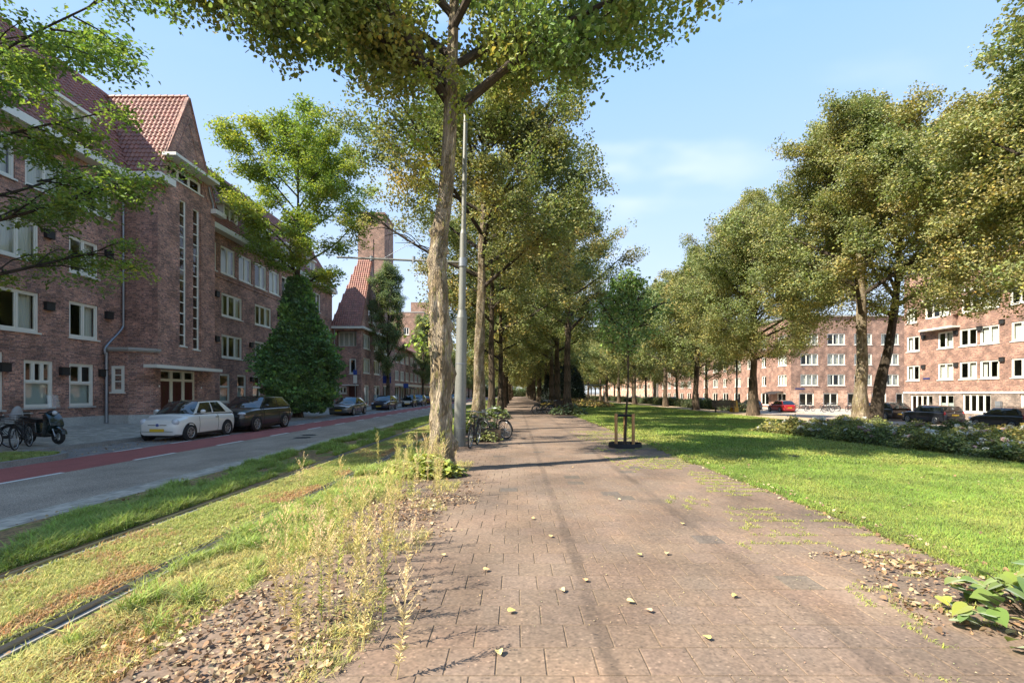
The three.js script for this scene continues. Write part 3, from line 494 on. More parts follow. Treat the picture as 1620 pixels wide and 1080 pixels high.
// 4: sunlit block at the lower street. Local x = -depth, z towards the street.
{
  const b = thing('sunlit_apartment_block', 'sunlit orange brick apartment block with white framed windows beyond the rose bed', 'building', null, [40, 0, 0], -PI / 2), w = [];
  const cols = [[48.8, 1.55], [45.2, 1.6], [43.0, 1.65], [41.1, 1.65], [38.5, 2.4], [34.8, 2.4], [31, 2.4]];
  const cu = ['sides', 'net', 'one', 'sides', 'one', null, 'net'];
  cols.forEach(([d, ww], i) => { for (const [k, y] of [[0, 2.85], [1, 5.78]]) w.push([-d, y, ww, 1.55, { cols: ww > 2 ? 3 : 2, curtain: cu[(i + k * 3) % 7] }]); });
  w.push([-48.8, 8.65, 1.55, 1.5, { cols: 2, curtain: 'sides' }]);
  for (const [d, ww] of [[46.6, 3.2], [42.8, 3.4], [38.6, 3], [34.6, 3]]) w.push([-d, 8.75, ww, 1.6, { cols: 4, curtain: 'one' }]);
  w.push([-48.3, -0.6, 2.6, 2.05, { cols: 4, sill: false }], [-45.1, -0.1, 1.6, 1.6, { cols: 2, curtain: 'low' }], [-42.7, -0.1, 2.6, 1.65, { cols: 4 }], [-37.8, -0.1, 2.4, 1.65, { cols: 3, curtain: 'net' }]);
  wallWith(b, 'wall', rect(-49.1, -20, -0.9, 13.6), 0, 0.3, M.brickSunny, w);
  part(b, 'end_wall', [bx(-49.1, -48.8, -0.9, 13.6, -12, -0.304), bx(-48.8, -20, -0.9, 13.6, -12.3, -12), bx(-49.1, -20, 13.4, 13.6, -12, -0.304)], M.brickSunny);
  part(b, 'floor_slabs', [1.7, 4.7, 7.6, 10.6].map((y) => bx(-48.7, -20, y, y + 0.2, -11.9, -0.35)).concat([-46.9, -44, -39, -35].map((x) => bx(x, x + 0.12, -0.8, 10.5, -11.8, -0.37))), M.inside);
  part(b, 'ground_floor_facing', ext(rect(-49.12, -20, -0.9, 1.6), 0.04, [hole(-48.3, -0.6, 2.6, 2.05), hole(-45.1, -0.1, 1.6, 1.6), hole(-42.7, -0.1, 2.6, 1.65), hole(-37.8, -0.1, 2.4, 1.65)]).translate(0, 0, 0.045), M.brickGrey);
  part(b, 'white_band', bx(-49.15, -20, 1.605, 1.75, 0.003, 0.09), M.white);
  part(b, 'toothed_course', Array.from({ length: 95 }, (_, i) => bx(-49 + i * 0.3, -48.86 + i * 0.3, 1.85, 1.93, 0.003, 0.05)), M.brickDark);
  part(b, 'cornice', [bx(-42, -20, 10.5, 10.78, 0.004, 0.7), bx(-46.6, -43.3, 10.4, 10.55, 0.004, 0.45)], M.white);
  part(b, 'bay_front', [bx(-47.0, -43.2, 7.75, 8.7, 0.004, 0.45), bx(-47.0, -46.65, 8.7, 10.38, 0.004, 0.45), bx(-43.35, -43.0, 8.7, 10.6, 0.004, 0.45)], M.brickSunny);
  part(b, 'canopy', bx(-46.4, -42.9, 7.55, 7.7, 0.004, 0.8), M.white);
  part(b, 'street_sign', bx(-46.8, -46.05, 2.95, 3.1, 0.004, 0.03), std({ color: lin(0.02, 0.03, 0.12), roughness: 0.5 }));
  for (const [d, y] of [[46.9, 6.9], [43.45, 6.9], [41.25, 7.0], [39.35, 7.3], [46.9, 4.0], [43.45, 4.0], [39.35, 4.2]]) ventBox(b, -d, y, 0.004);
  part(b, 'meter_box', [bx(-39.5, -39.1, 0.4, 0.95, 0.09, 0.3)], M.zinc);
}
// 5: corner building across the side street: an end wall towards the camera and a long street front
{
  const b = thing('corner_apartment_building', 'four storey red brick corner building behind parked bicycles and young trees', 'building', null, [41, 0, -71]), w = [], o = (i) => ({ cols: 3, curtain: ['sides', 'net', 'one', 'net'][i % 4] });
  for (let i = 0; i < 5; i++) for (const y of [2.7, 5.75, 8.75]) w.push([1.4 + i * 4, y, 2.65, 1.7, o(i + Math.round(y))]);
  for (let i = 0; i < 5; i++) w.push([1.2 + i * 3.6, -0.3, 2.2, 1.9, { cols: 2, sill: false }]);
  wallWith(b, 'end_wall', rect(0, 21, -0.9, 13), 0, 0.3, M.brickSunny, w);
  const s = new THREE.Group(); s.name = 'street_front'; s.rotation.y = -PI / 2; b.add(s);
  const w2 = []; for (let i = 0; i < 13; i++) for (const y of [2.7, 5.75, 8.75]) w2.push([-3.6 - i * 4.9, y, i % 3 === 1 ? 1.4 : 2.4, 1.7, { cols: i % 3 === 1 ? 2 : 3, curtain: ['net', 'sides', 'one'][(i + Math.round(y)) % 3] }]);
  for (let i = 0; i < 13; i++) w2.push([-3.8 - i * 4.9, -0.4, 2.4, 2.0, { cols: 2, sill: false }]);
  part(s, 'brickwork', ext(rect(-66, -0.304, -0.9, 13), 0.3, w2.map((q) => hole(q[0], q[1], q[2], q[3]))), M.brickSunny);
  for (const q of w2) addWindow(s, q[0], q[1], 0, q[2], q[3], q[4]);
  hoist(s, b);
  part(b, 'back_walls', [bx(0.31, 21, -0.9, 13, -66, -65.7), bx(20.7, 21, -0.9, 13, -65.7, -0.31), bx(0.31, 20.7, 12.6, 12.8, -65.7, -0.31)], M.brickSunny);
  part(b, 'floor_slabs', [-0.8, 1.8, 4.8, 7.8, 10.8].map((y) => bx(0.33, 20.6, y, y + 0.18, -65.6, -0.33)).concat([bx(5, 5.2, -0.7, 12.5, -65.5, -5), bx(5.3, 20.6, -0.7, 12.5, -5.2, -5)]), M.inside);
  part(b, 'cornice', [bx(-0.25, 21.2, 12.95, 13.15, -66.2, 0.25)], M.stonecap);
  part(b, 'pale_ground_floor', [bx(0.02, 1.15, -0.9, 1.95, 0.004, 0.05), bx(3.45, 4.75, -0.9, 1.95, 0.004, 0.05), bx(7.05, 8.35, -0.9, 1.95, 0.004, 0.05), bx(10.7, 11.9, -0.9, 1.95, 0.004, 0.05)], M.brickPale);
  part(b, 'awning', quad([-0.02, 1.9, -6], [-0.02, 1.9, -2], [-1.3, 1.45, -2], [-1.3, 1.45, -6]), M.dark);
  part(b, 'street_sign', bx(0.6, 2.0, 2.15, 2.33, 0.004, 0.03), std({ color: lin(0.02, 0.03, 0.12), roughness: 0.5 }));
  const c = thing('pale_brick_terrace', 'low pale brick terrace further along the lower street', 'building', null, [40, 0, 0], -PI / 2), w3 = [];
  for (let i = 0; i < 16; i++) for (const y of [-0.3, 2.6, 5.4]) w3.push([-145 - i * 5, y, 2.4, 1.6, { cols: 2, sill: false, curtain: i % 2 ? 'net' : null }]);
  wallWith(c, 'wall', rect(-225, -140, -0.9, 8.4), 0, 0.3, M.brickPale, w3); part(c, 'body', bx(-225, -140, -0.9, 8.3, -9, -1.4), M.inside); part(c, 'roof', quad([-225, 8.42, 0.4], [-140, 8.42, 0.4], [-140, 11, -5], [-225, 11, -5]), M.tile);
  const d = thing('distant_brick_block', 'brick block seen through the trees at the end of the side street', 'building', null, [62, 0, -74]);
  wallWith(d, 'wall', rect(1, 40, -0.9, 11), 0, 0.3, M.brickPale, [0, 1, 2, 3, 4, 5].flatMap((i) => [0, 3, 6.2].map((y) => [3 + i * 4.5, y, 2.6, 1.8, { cols: 3, sill: false, curtain: 'net' }]))); part(d, 'body', bx(1, 40, -0.9, 10.9, -8, -1.4), M.inside);
}
// ---------- vegetation ----------
// one leaf: a folded, pointed blade of four faces; or two faces for far trees
function leafTris(out, col, p, ax, nm, L, W, c, fine) {
  const sd = ax.clone().cross(nm).normalize(), q = (u, v, w) => [p.x + ax.x * u * L + sd.x * v * W + nm.x * w * L, p.y + ax.y * u * L + sd.y * v * W + nm.y * w * L, p.z + ax.z * u * L + sd.z * v * W + nm.z * w * L];
  const B = q(0, 0, 0), T = q(1, 0, -0.12), push = (...t) => { for (const k of t) { out.push(...k); col.push(...c); } };
  if (fine) { const l1 = q(0.12, -0.5, 0.1), l2 = q(0.6, -0.42, 0.05), r1 = q(0.12, 0.5, 0.1), r2 = q(0.6, 0.42, 0.05); push(B, l2, l1, B, T, l2, B, r2, T, B, r1, r2); } else { const l = q(0.4, -0.5, 0.1), r = q(0.4, 0.5, 0.1); push(B, T, l, B, r, T); }
}
function leafHeart(out, col, p, ax, nm, L, W, c) { // a rounder leaf for plants close to the camera
  const sd = ax.clone().cross(nm).normalize(), q = (u, v) => { const w = 0.16 * Math.abs(v) - 0.22 * u * u; return [p.x + ax.x * u * L + sd.x * v * W + nm.x * w * L, p.y + ax.y * u * L + sd.y * v * W + nm.y * w * L, p.z + ax.z * u * L + sd.z * v * W + nm.z * w * L]; };
  const O = [[-0.07, 0.2], [0.02, 0.42], [0.22, 0.54], [0.45, 0.5], [0.68, 0.34], [0.87, 0.13], [1.02, 0]], rib = [0, 0.1, 0.25, 0.45, 0.65, 0.85, 1.02];
  for (const s of [-1, 1]) for (let i = 0; i < 6; i++) { const a = q(rib[i], 0), b = q(rib[i + 1], 0), d = q(O[i][0], s * O[i][1]), e = q(O[i + 1][0], s * O[i + 1][1]); for (const t of s > 0 ? [a, d, e, a, e, b] : [a, e, d, a, b, e]) { out.push(...t); col.push(...c); } }
}
function finish(out, col) { const g = new THREE.BufferGeometry(); g.setAttribute('position', new THREE.Float32BufferAttribute(out, 3)); g.setAttribute('color', new THREE.Float32BufferAttribute(col, 3)); g.computeVertexNormals(); return g; }
function spray(seed, n, L, rad, o = {}) { // a clump of leaves round the origin
  const R = rng(seed), out = [], col = [];
  for (let i = 0; i < n; i++) {
    const a = R() * 2 * PI, u = R() * 2 - 1, r = rad * Math.cbrt(R()), s = Math.sqrt(1 - u * u), p = V(r * s * Math.cos(a), r * u * (o.flat ?? 0.7), r * s * Math.sin(a));
    const b = R() * 2 * PI, ax = V(Math.cos(b), (o.droop ?? -0.5) + (R() - 0.5) * 0.9, Math.sin(b)).normalize(), nm = V((R() - 0.5) * 1.3, 1, (R() - 0.5) * 1.3).normalize();
    nm.sub(ax.clone().multiplyScalar(nm.dot(ax))).normalize();
    const k = 0.62 + R() * 0.7, l = L * (0.7 + R() * 0.6), y = R() < (o.yellow ?? 0.12) ? 1.5 : 1;
    leafTris(out, col, p, ax, nm, l, l * (o.wide ?? 0.85), [k * y * (0.85 + R() * 0.3), k * (y > 1 ? 1.2 : 1), k * (0.8 + R() * 0.4)], o.fine);
  }
  return finish(out, col);
}
const SPRAY = { fine: [1, 2, 3].map((s) => spray(s, 20, 0.088, 0.34, { fine: true })), mid: [4, 5].map((s) => spray(s, 28, 0.108, 0.42)), near: [11, 12].map((s) => spray(s, 34, 0.088, 0.4, { fine: true })), far: [6, 7].map((s) => spray(s, 26, 0.155, 0.55)), ash: [8, 9].map((s) => spray(s, 26, 0.13, 0.4, { wide: 0.6, flat: 0.6, droop: -0.25 })), ivy: spray(10, 18, 0.15, 0.3, { fine: true, wide: 1, droop: -0.9 }) };
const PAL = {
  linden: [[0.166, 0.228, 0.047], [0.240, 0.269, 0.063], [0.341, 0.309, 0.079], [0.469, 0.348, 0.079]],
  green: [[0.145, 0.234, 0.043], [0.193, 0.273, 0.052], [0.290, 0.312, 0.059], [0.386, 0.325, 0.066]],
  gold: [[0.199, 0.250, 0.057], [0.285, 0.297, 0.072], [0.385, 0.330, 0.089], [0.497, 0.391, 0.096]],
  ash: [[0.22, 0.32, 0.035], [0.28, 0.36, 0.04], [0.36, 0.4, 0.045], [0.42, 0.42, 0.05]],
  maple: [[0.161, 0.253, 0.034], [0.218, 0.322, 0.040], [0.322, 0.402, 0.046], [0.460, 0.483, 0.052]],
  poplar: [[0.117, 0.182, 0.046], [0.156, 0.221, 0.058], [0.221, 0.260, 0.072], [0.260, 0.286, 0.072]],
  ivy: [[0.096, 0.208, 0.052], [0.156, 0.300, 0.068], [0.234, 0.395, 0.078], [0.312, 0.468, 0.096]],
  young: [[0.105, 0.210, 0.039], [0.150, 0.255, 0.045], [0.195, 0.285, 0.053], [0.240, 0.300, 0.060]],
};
function instance(parent, name, geo, mat, items, kind = 'stuff') { // items: [position, yaw, tilt, scale, colour, tilt direction]
  const im = shade(new THREE.InstancedMesh(geo, mat, items.length)), m = new THREE.Matrix4(), q = new THREE.Quaternion(), q2 = new THREE.Quaternion(), s = V(), c = new THREE.Color();
  items.forEach(([p, yaw, tilt, sc, col, td], i) => {
    q.setFromAxisAngle(V(0, 1, 0), yaw); if (tilt) { q2.setFromAxisAngle(V(Math.cos(td ?? yaw * 7), 0, Math.sin(td ?? yaw * 7)), tilt); q.premultiply(q2); }
    typeof sc === 'number' ? s.set(sc, sc, sc) : s.set(...sc);
    im.setMatrixAt(i, m.compose(p, q, s)); im.setColorAt(i, c.setRGB(...col));
  });
  im.name = parent === scene ? numbered(name) : name; im.userData.kind = kind; parent.add(im); return im;
}
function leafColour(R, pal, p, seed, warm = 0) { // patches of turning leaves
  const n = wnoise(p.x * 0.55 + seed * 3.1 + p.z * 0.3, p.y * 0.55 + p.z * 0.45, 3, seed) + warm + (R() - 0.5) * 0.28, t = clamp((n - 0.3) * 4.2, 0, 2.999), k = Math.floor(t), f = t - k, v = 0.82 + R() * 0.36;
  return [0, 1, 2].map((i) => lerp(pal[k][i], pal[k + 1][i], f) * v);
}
// a broad tree: o = { h, base, r, trunk, limbs, subs, per, pal, set, lean, warm, up }
function makeTree(t, seed, o) {
  const R = rng(seed), wood = [], crownPts = [], H = o.h, lean = o.lean ?? [0, 0], axis = (y) => V(lean[0] * Math.sin(y / H * 2.2), y, lean[1] * Math.sin(y / H * 2.6));
  const tr = o.trunk, tp = [], rad = [];
  for (let i = 0; i <= 9; i++) { const y = H * 0.9 * i / 9; tp.push(axis(y).add(V((R() - 0.5) * 0.12, 0, (R() - 0.5) * 0.12).multiplyScalar(i ? Math.min(1, tr * 4) : 0))); rad.push(i === 0 ? tr * 1.45 : tr * Math.pow(1 - i / 9.6, 0.85)); }
  tp[0].y = -0.15;
  const trunk = limb(tp, rad, o.seg ?? 12, o.steps ?? 26, (a, q) => 1 + 0.1 * Math.sin(a * 3 + q * 9 + seed) + 0.09 * Math.sin(a * 5 - q * 31) + (q < 0.05 ? 0.25 * (1 - q / 0.05) * Math.max(0, Math.sin(a * 4 + seed)) : 0), 0.8);
  const prof = o.prof ?? ((q) => Math.pow(Math.sin(PI * Math.pow(clamp(q, 0, 1), 0.62)), 0.75) * (1 - 0.25 * q) + 0.08);
  for (let i = 0; i < o.limbs; i++) {
    const f = i / (o.limbs - 1), y0 = lerp(o.base, H * 0.86, Math.pow(f, 0.85)), az = i * 2.39996 + R() * 0.7 + seed, up = (o.up ?? 0.45) + 0.55 * f + R() * 0.25;
    const q1 = clamp((y0 - o.base) / (H - o.base) + 0.16, 0.05, 0.97), rr = o.r * prof(q1) * (0.72 + R() * 0.38), s = axis(y0), e = s.clone().add(V(Math.cos(az) * rr, Math.min(rr * up, H - y0 - 0.2), Math.sin(az) * rr));
    const mid = s.clone().lerp(e, 0.5).add(V((R() - 0.5) * 0.6, -0.08 * rr + R() * 0.5, (R() - 0.5) * 0.6)), r0 = tr * lerp(0.4, 0.16, f);
    wood.push(limb([s, mid, e], [r0, r0 * 0.6, 0.02], 6, 7));
    const cv = new THREE.QuadraticBezierCurve3(s, mid, e);
    for (let j = 0; j < o.subs; j++) {
      const w = lerp(0.3, 1, (j + R()) / o.subs), p = cv.getPoint(w), a2 = az + (R() - 0.5) * 2.6, l = rr * lerp(0.5, 0.24, w) * (0.6 + R() * 0.7), e2 = p.clone().add(V(Math.cos(a2) * l, l * (R() * 0.9 - 0.3), Math.sin(a2) * l));
      if (e2.y < o.base * 0.82) e2.y = o.base * 0.82 + R() * 0.6;
      wood.push(limb([p, p.clone().lerp(e2, 0.5).add(V(0, 0.12 * l, 0)), e2], [0.03, 0.008], 4, 3));
      for (let k = 0; k < o.per; k++) { const b = 0.25 + 0.85 * R(), g = () => (R() + R() + R() - 1.5) * (o.spread ?? 0.55); crownPts.push(p.clone().lerp(e2, b).add(V(g(), g() * 0.7 - 0.1, g()))); }
    }
  }
  for (let i = 0; i < (o.fill ?? 0); i++) { // leafy outer shoots of the crown
    const q = R(), a = R() * 6.283, y = lerp(o.base, H, q), n = wnoise(Math.cos(a) * 1.7 + seed + y * 0.35, Math.sin(a) * 1.7 + y * 0.55, 2, seed), rr = o.r * prof(q) * (0.6 + 0.36 * R() + 0.4 * (n - 0.5));
    if (n < 0.36) continue;
    crownPts.push(axis(y).add(V(Math.cos(a) * rr, (R() - 0.5) * 0.6, Math.sin(a) * rr)));
  }
  part(t, 'trunk', trunk, o.bark ?? M.bark);
  part(t, 'limbs', wood, o.wood ?? M.barkDark);
  if (o.cut) for (let i = crownPts.length - 1; i >= 0; i--) if (o.cut(crownPts[i])) crownPts.splice(i, 1);
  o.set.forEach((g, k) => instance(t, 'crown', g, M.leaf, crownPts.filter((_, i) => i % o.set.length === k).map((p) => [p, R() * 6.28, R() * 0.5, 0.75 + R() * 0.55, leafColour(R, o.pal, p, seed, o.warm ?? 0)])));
  return t;
}
function tree(name, label, cat, group, x, d, seed, o, turn = 0) { return makeTree(thing(name, label, cat, group, [x, gy(x), -d], turn), seed, o); }
function again(src, x, d, turn, s, label) { const c = copyOf(src, label); c.position.set(x, gy(x), -d); c.rotation.y = turn; c.scale.setScalar(s); return c; }

// the near linden on the path's edge: sinuous pale trunk, limbs reaching over the path and the track
{
  const t = thing('linden_tree', 'near linden with burly pale trunk and overhanging crown beside the steel pole', 'tree', null, [-1.58, 0, -10.05]);
  const R = rng(101), tp = [[0.02, -0.15], [0, 0.25], [0, 1.2], [-0.01, 2.5], [-0.05, 3.7], [-0.09, 4.5], [-0.02, 5.2], [0.08, 6.0], [0.17, 7.25], [0.21, 8.5], [0.25, 9.9], [0.3, 12], [0.4, 14.5]].map(([x, y], i) => V(x, y, -0.02 * i));
  const rad = [0.33, 0.265, 0.21, 0.2, 0.195, 0.182, 0.165, 0.152, 0.145, 0.125, 0.1, 0.07, 0.03];
  const burl = []; for (let i = 0; i < 95; i++) burl.push([R() * 2 * PI, R() * 0.52, 0.12 + R() * R() * 0.42, 0.008 + R() * 0.014]);
  part(t, 'trunk', limb(tp, rad, 56, 230, (a, q) => {
    let k = 1 + 0.06 * Math.sin(a * 3 + q * 14) + 0.045 * Math.sin(a * 5 - q * 23 + 1) + 0.05 * (wnoise(a * 3, q * 60, 2, 5) - 0.5) + 0.08 * (wnoise(a * 9, q * 190, 2, 6) - 0.5);
    for (const [ba, bq, bh, bw] of burl) { let da = Math.abs(a - ba); da = Math.min(da, 2 * PI - da); const g = Math.exp(-(da * da) / 0.06 - ((q - bq) * (q - bq)) / (bw * bw * 0.6)); k += bh * g * (0.55 + 0.9 * wnoise(a * 16, q * 330, 2, 7)); }
    return k * (q < 0.03 ? 1 + 0.28 * (1 - q / 0.03) * Math.max(0, Math.sin(a * 4 + 0.6)) : 1);
  }, 0.55), M.barkPale);
  const wood = [], pts = [];
  const big = [ // start height, end point, radius
    [7.6, [6.0, 10.35, 0.6], 0.1], [8.2, [-6.2, 10.65, 1.2], 0.09], [7.9, [-3.6, 10.95, 2.6], 0.09], [8.6, [3.4, 11.35, -3.2], 0.08], [8.9, [-3.2, 11.75, -3.4], 0.08], [9.4, [4.4, 12.75, 3.2], 0.08], [9.8, [-4.6, 13.35, 0.4], 0.08], [10.4, [0.6, 13.15, 4.6], 0.07], [10.8, [1, 13.75, -4.4], 0.07], [8.5, [-5.4, 10.25, -0.6], 0.08], [8.6, [4.8, 10.75, -1.6], 0.08], [8.3, [-7.0, 11.35, 0.1], 0.08],
    [11.6, [3.6, 15.35, -1], 0.06], [11.8, [-3.2, 15.55, 1.2], 0.06], [12.4, [-1, 16.75, -2], 0.05], [12.8, [1.4, 16.95, 1.6], 0.05], [13.4, [0.2, 17.75, 0], 0.05],
  ];
  big.forEach(([y0, e, r0], i) => {
    const s = V(0.14 + 0.03 * (y0 - 8), y0, -0.2), E = V(...e), mid = s.clone().lerp(E, 0.45).add(V(0, 0.55, 0)), rr = E.clone().sub(s).length();
    wood.push(limb([s, mid, E], [r0 * 1.15, r0 * 0.6, 0.02], 8, 12, (a, q) => 1 + 0.1 * Math.sin(a * 3 + q * 17)));
    const cv = new THREE.QuadraticBezierCurve3(s, mid, E);
    for (let j = 0; j < 11; j++) {
      const w = lerp(0.22, 1, (j + R()) / 11), p = cv.getPoint(w), a = R() * 6.28, l = (0.55 + R() * 1.0) * (w > 0.8 ? 0.75 : 1), e2 = p.clone().add(V(Math.cos(a) * l, (R() * 1.1 - 0.55) * l, Math.sin(a) * l));
      wood.push(limb([p, p.clone().lerp(e2, 0.5).add(V(0, 0.1, 0)), e2], [0.022, 0.006], 5, 4));
      const n = 21; for (let k = 0; k < n; k++) { const b = 0.2 + R() * 0.9, g = () => (R() + R() + R() - 1.5) * 0.6; pts.push(p.clone().lerp(e2, b).add(V(g(), g() * 0.7 - 0.12, g()))); }
    }
  });
  const shootPts = [];
  for (const [y, az, n] of [[2.65, 2.6, 4], [6.1, 2.7, 8], [6.7, 3.0, 14], [5.6, 2.9, 5], [7.4, 0.4, 6], [7.9, 2.2, 8], [8.1, 0.8, 8], [7.5, 3.2, 8]]) for (let i = 0; i < n; i++) shootPts.push(V(0.02 + Math.cos(az) * (0.2 + R() * 0.45), y + R() * 0.5 - 0.1, Math.sin(az) * (0.2 + R() * 0.3)));
  instance(t, 'trunk_shoots', SPRAY.fine[0].clone().scale(0.7, 0.7, 0.7), M.leaf, shootPts.map((p) => [p, R() * 6.28, R() * 0.5, 0.8 + R() * 0.5, [0.24 + R() * 0.12, 0.3 + R() * 0.1, 0.035]]));
  part(t, 'limbs', wood, M.barkDark);
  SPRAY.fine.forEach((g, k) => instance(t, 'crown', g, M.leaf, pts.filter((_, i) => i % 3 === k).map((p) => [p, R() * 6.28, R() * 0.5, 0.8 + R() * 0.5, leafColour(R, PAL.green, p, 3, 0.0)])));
}
const EGG = (q) => Math.pow(Math.sin(PI * Math.pow(clamp(0.06 + 0.93 * q, 0, 1), 0.72)), 0.62) * (1.02 - 0.42 * q);
const LG = 'lindens lining the brick path beside the tram track', LL = 'mature linden in the row beside the tram track, olive and rust leaves';
const MG = 'lindens along the lawn edge of the path', ML = 'mature linden in the row between path and lawn';
const RG = 'lindens along the far edge of the lawn', RL = 'linden with dense olive gold crown at the far edge of the lawn';
const lin2 = tree('linden_tree', 'linden with rust coloured leaf patches, second trunk behind the steel pole', 'tree', LG, -1.75, 20.8, 7, { h: 15.8, base: 6.2, r: 6.3, trunk: 0.27, limbs: 24, subs: 8, per: 15, fill: 700, prof: EGG, pal: PAL.linden, set: SPRAY.near, warm: 0.07, bark: M.barkPale, lean: [0.35, 0], seg: 20, steps: 60, cut: (p) => p.x < -1 && p.y < 9.3 }, 0.4);
const lin3 = tree('linden_tree', LL, 'tree', LG, -1.65, 31.6, 8, { h: 16, base: 5.6, r: 5.6, trunk: 0.24, limbs: 22, subs: 7, per: 14, fill: 600, prof: EGG, pal: PAL.linden, set: SPRAY.mid, warm: 0.02, lean: [-0.3, 0] }, 2.1);
const linA = tree('linden_tree', 'linden with pale straight trunk and large crown behind the rose bed', 'tree', RG, 17.3, 23.9, 21, { h: 16.2, base: 5.6, r: 5.9, trunk: 0.3, limbs: 28, subs: 9, per: 17, pal: PAL.gold, set: SPRAY.near, warm: -0.02, bark: M.barkPale, up: 0.55, fill: 1900, prof: EGG }, 0.2);
const linB = tree('linden_tree', RL, 'tree', RG, 17.2, 34.6, 22, { h: 16.2, base: 4.5, r: 5.5, trunk: 0.28, limbs: 26, subs: 8, per: 16, pal: PAL.gold, set: SPRAY.near, warm: -0.02, up: 0.55, fill: 1700, prof: EGG }, 1.3);
const linC = tree('linden_tree', 'forked dark linden leaning at the corner of the side street', 'tree', RG, 19.9, 26.6, 23, { h: 14.8, base: 6, r: 5.6, trunk: 0.3, limbs: 20, subs: 7, per: 14, pal: PAL.linden, set: SPRAY.mid, lean: [1.5, 0], bark: M.barkDark, up: 0.6, fill: 900, prof: EGG }, 0);
const linF = tree('linden_tree', ML, 'tree', MG, 3.95, 36.1, 24, { h: 16.5, base: 5.5, r: 5.6, trunk: 0.3, limbs: 20, subs: 7, per: 13, pal: PAL.linden, set: SPRAY.mid, warm: 0, fill: 700, prof: EGG }, 0.9);
const linG = tree('linden_tree', LL, 'tree', LG, -1.35, 42.4, 25, { h: 16, base: 4.6, r: 5.6, trunk: 0.25, limbs: 20, subs: 7, per: 11, pal: PAL.linden, set: SPRAY.far, warm: -0.03, fill: 500, prof: EGG }, 2.8);
const linH = tree('linden_tree', RL, 'tree', RG, 17.4, 46, 26, { h: 15.2, base: 3.9, r: 5.5, trunk: 0.27, limbs: 22, subs: 7, per: 11, pal: PAL.gold, set: SPRAY.far, warm: -0.02, up: 0.55, fill: 800, prof: EGG }, 0.5);
again(linB, 18.2, 13.0, 3.3, 1.0, 'tall linden rising beside the rose bed with only its crown showing');
again(linA, 20.2, 17.2, 2.2, 0.9, 'tall linden over the rose bed, standing close behind its neighbour');
again(linB, 18.4, 36.8, 4.1, 0.93, RL);
{ const R = rng(5);
  for (let i = 1; i < 13; i++) { const d = 42.4 + 10.8 * i; again([linG, linH][i % 2], -1.5 + (R() - 0.5) * 0.5, d, R() * 6, 0.92 + R() * 0.15, LL); }
  for (let i = 1; i < 15; i++) { const d = 36.1 + 10.8 * i - (i % 2) * 1.5; again(i < 3 ? linF : [linG, linH][i % 2], 4.1 + (R() - 0.5) * 0.6, d, R() * 6, 0.9 + R() * 0.16, ML); }
  for (let i = 1; i < 15; i++) { const d = 46 + 10.6 * i; again([linH, linG][i % 2], 17.2 + (R() - 0.5) * 1.2, d, R() * 6, 0.9 + R() * 0.16, RL); }
  for (let i = 0; i < 8; i++) again([linG, linH][i % 2], 24 + (i % 2), 60 + i * 14, R() * 6, 0.8 + R() * 0.12, 'smaller linden beside the lower street in front of the corner building');
  for (let i = 0; i < 9; i++) again([linG, linH][i % 2], -15.5, 92 + i * 13, R() * 6, 0.72 + R() * 0.1, 'street tree on the parking side of the road beyond the poplars');
  for (let i = 0; i < 14; i++) again([linG, linH][i % 2], -14 + (i % 7) * 6, 205 + (i % 3) * 9 + (i > 6 ? 30 : 0), R() * 6, i > 6 ? 0.8 : 0.55 + R() * 0.1, 'distant linden closing the view at the end of the path');
}
for (const o of scene.children) if (/^linden_tree/.test(o.name)) { const l = o.userData.label, g = l === LL ? LG : l === ML ? MG : l === RL ? RG : /smaller/.test(l) ? 'lindens on the lower street' : /street tree/.test(l) ? 'street trees on the parking side' : /distant/.test(l) ? 'trees closing the view' : null; if (g) o.userData.group = g; else delete o.userData.group; }

{ // shrubs and a block that close the view at the far end
  const h = thing('distant_shrubbery', 'far shrubs under the trees at the end of the path', 'shrub', null, [0, 0, -196]), R = rng(15), it = [];
  for (let i = 0; i < 2600; i++) { const x = -22 + 44 * R(), top = 2.2 + 2.2 * wnoise(x * 0.3, 2, 2, 6); it.push([V(x, top * R(), -3 * R()), R() * 6, 0.4, 1.5 + R(), [0.07 + 0.05 * R(), 0.11 + 0.04 * R(), 0.025]]); }
  instance(h, 'foliage', SPRAY.far[1], M.leaf, it);
}
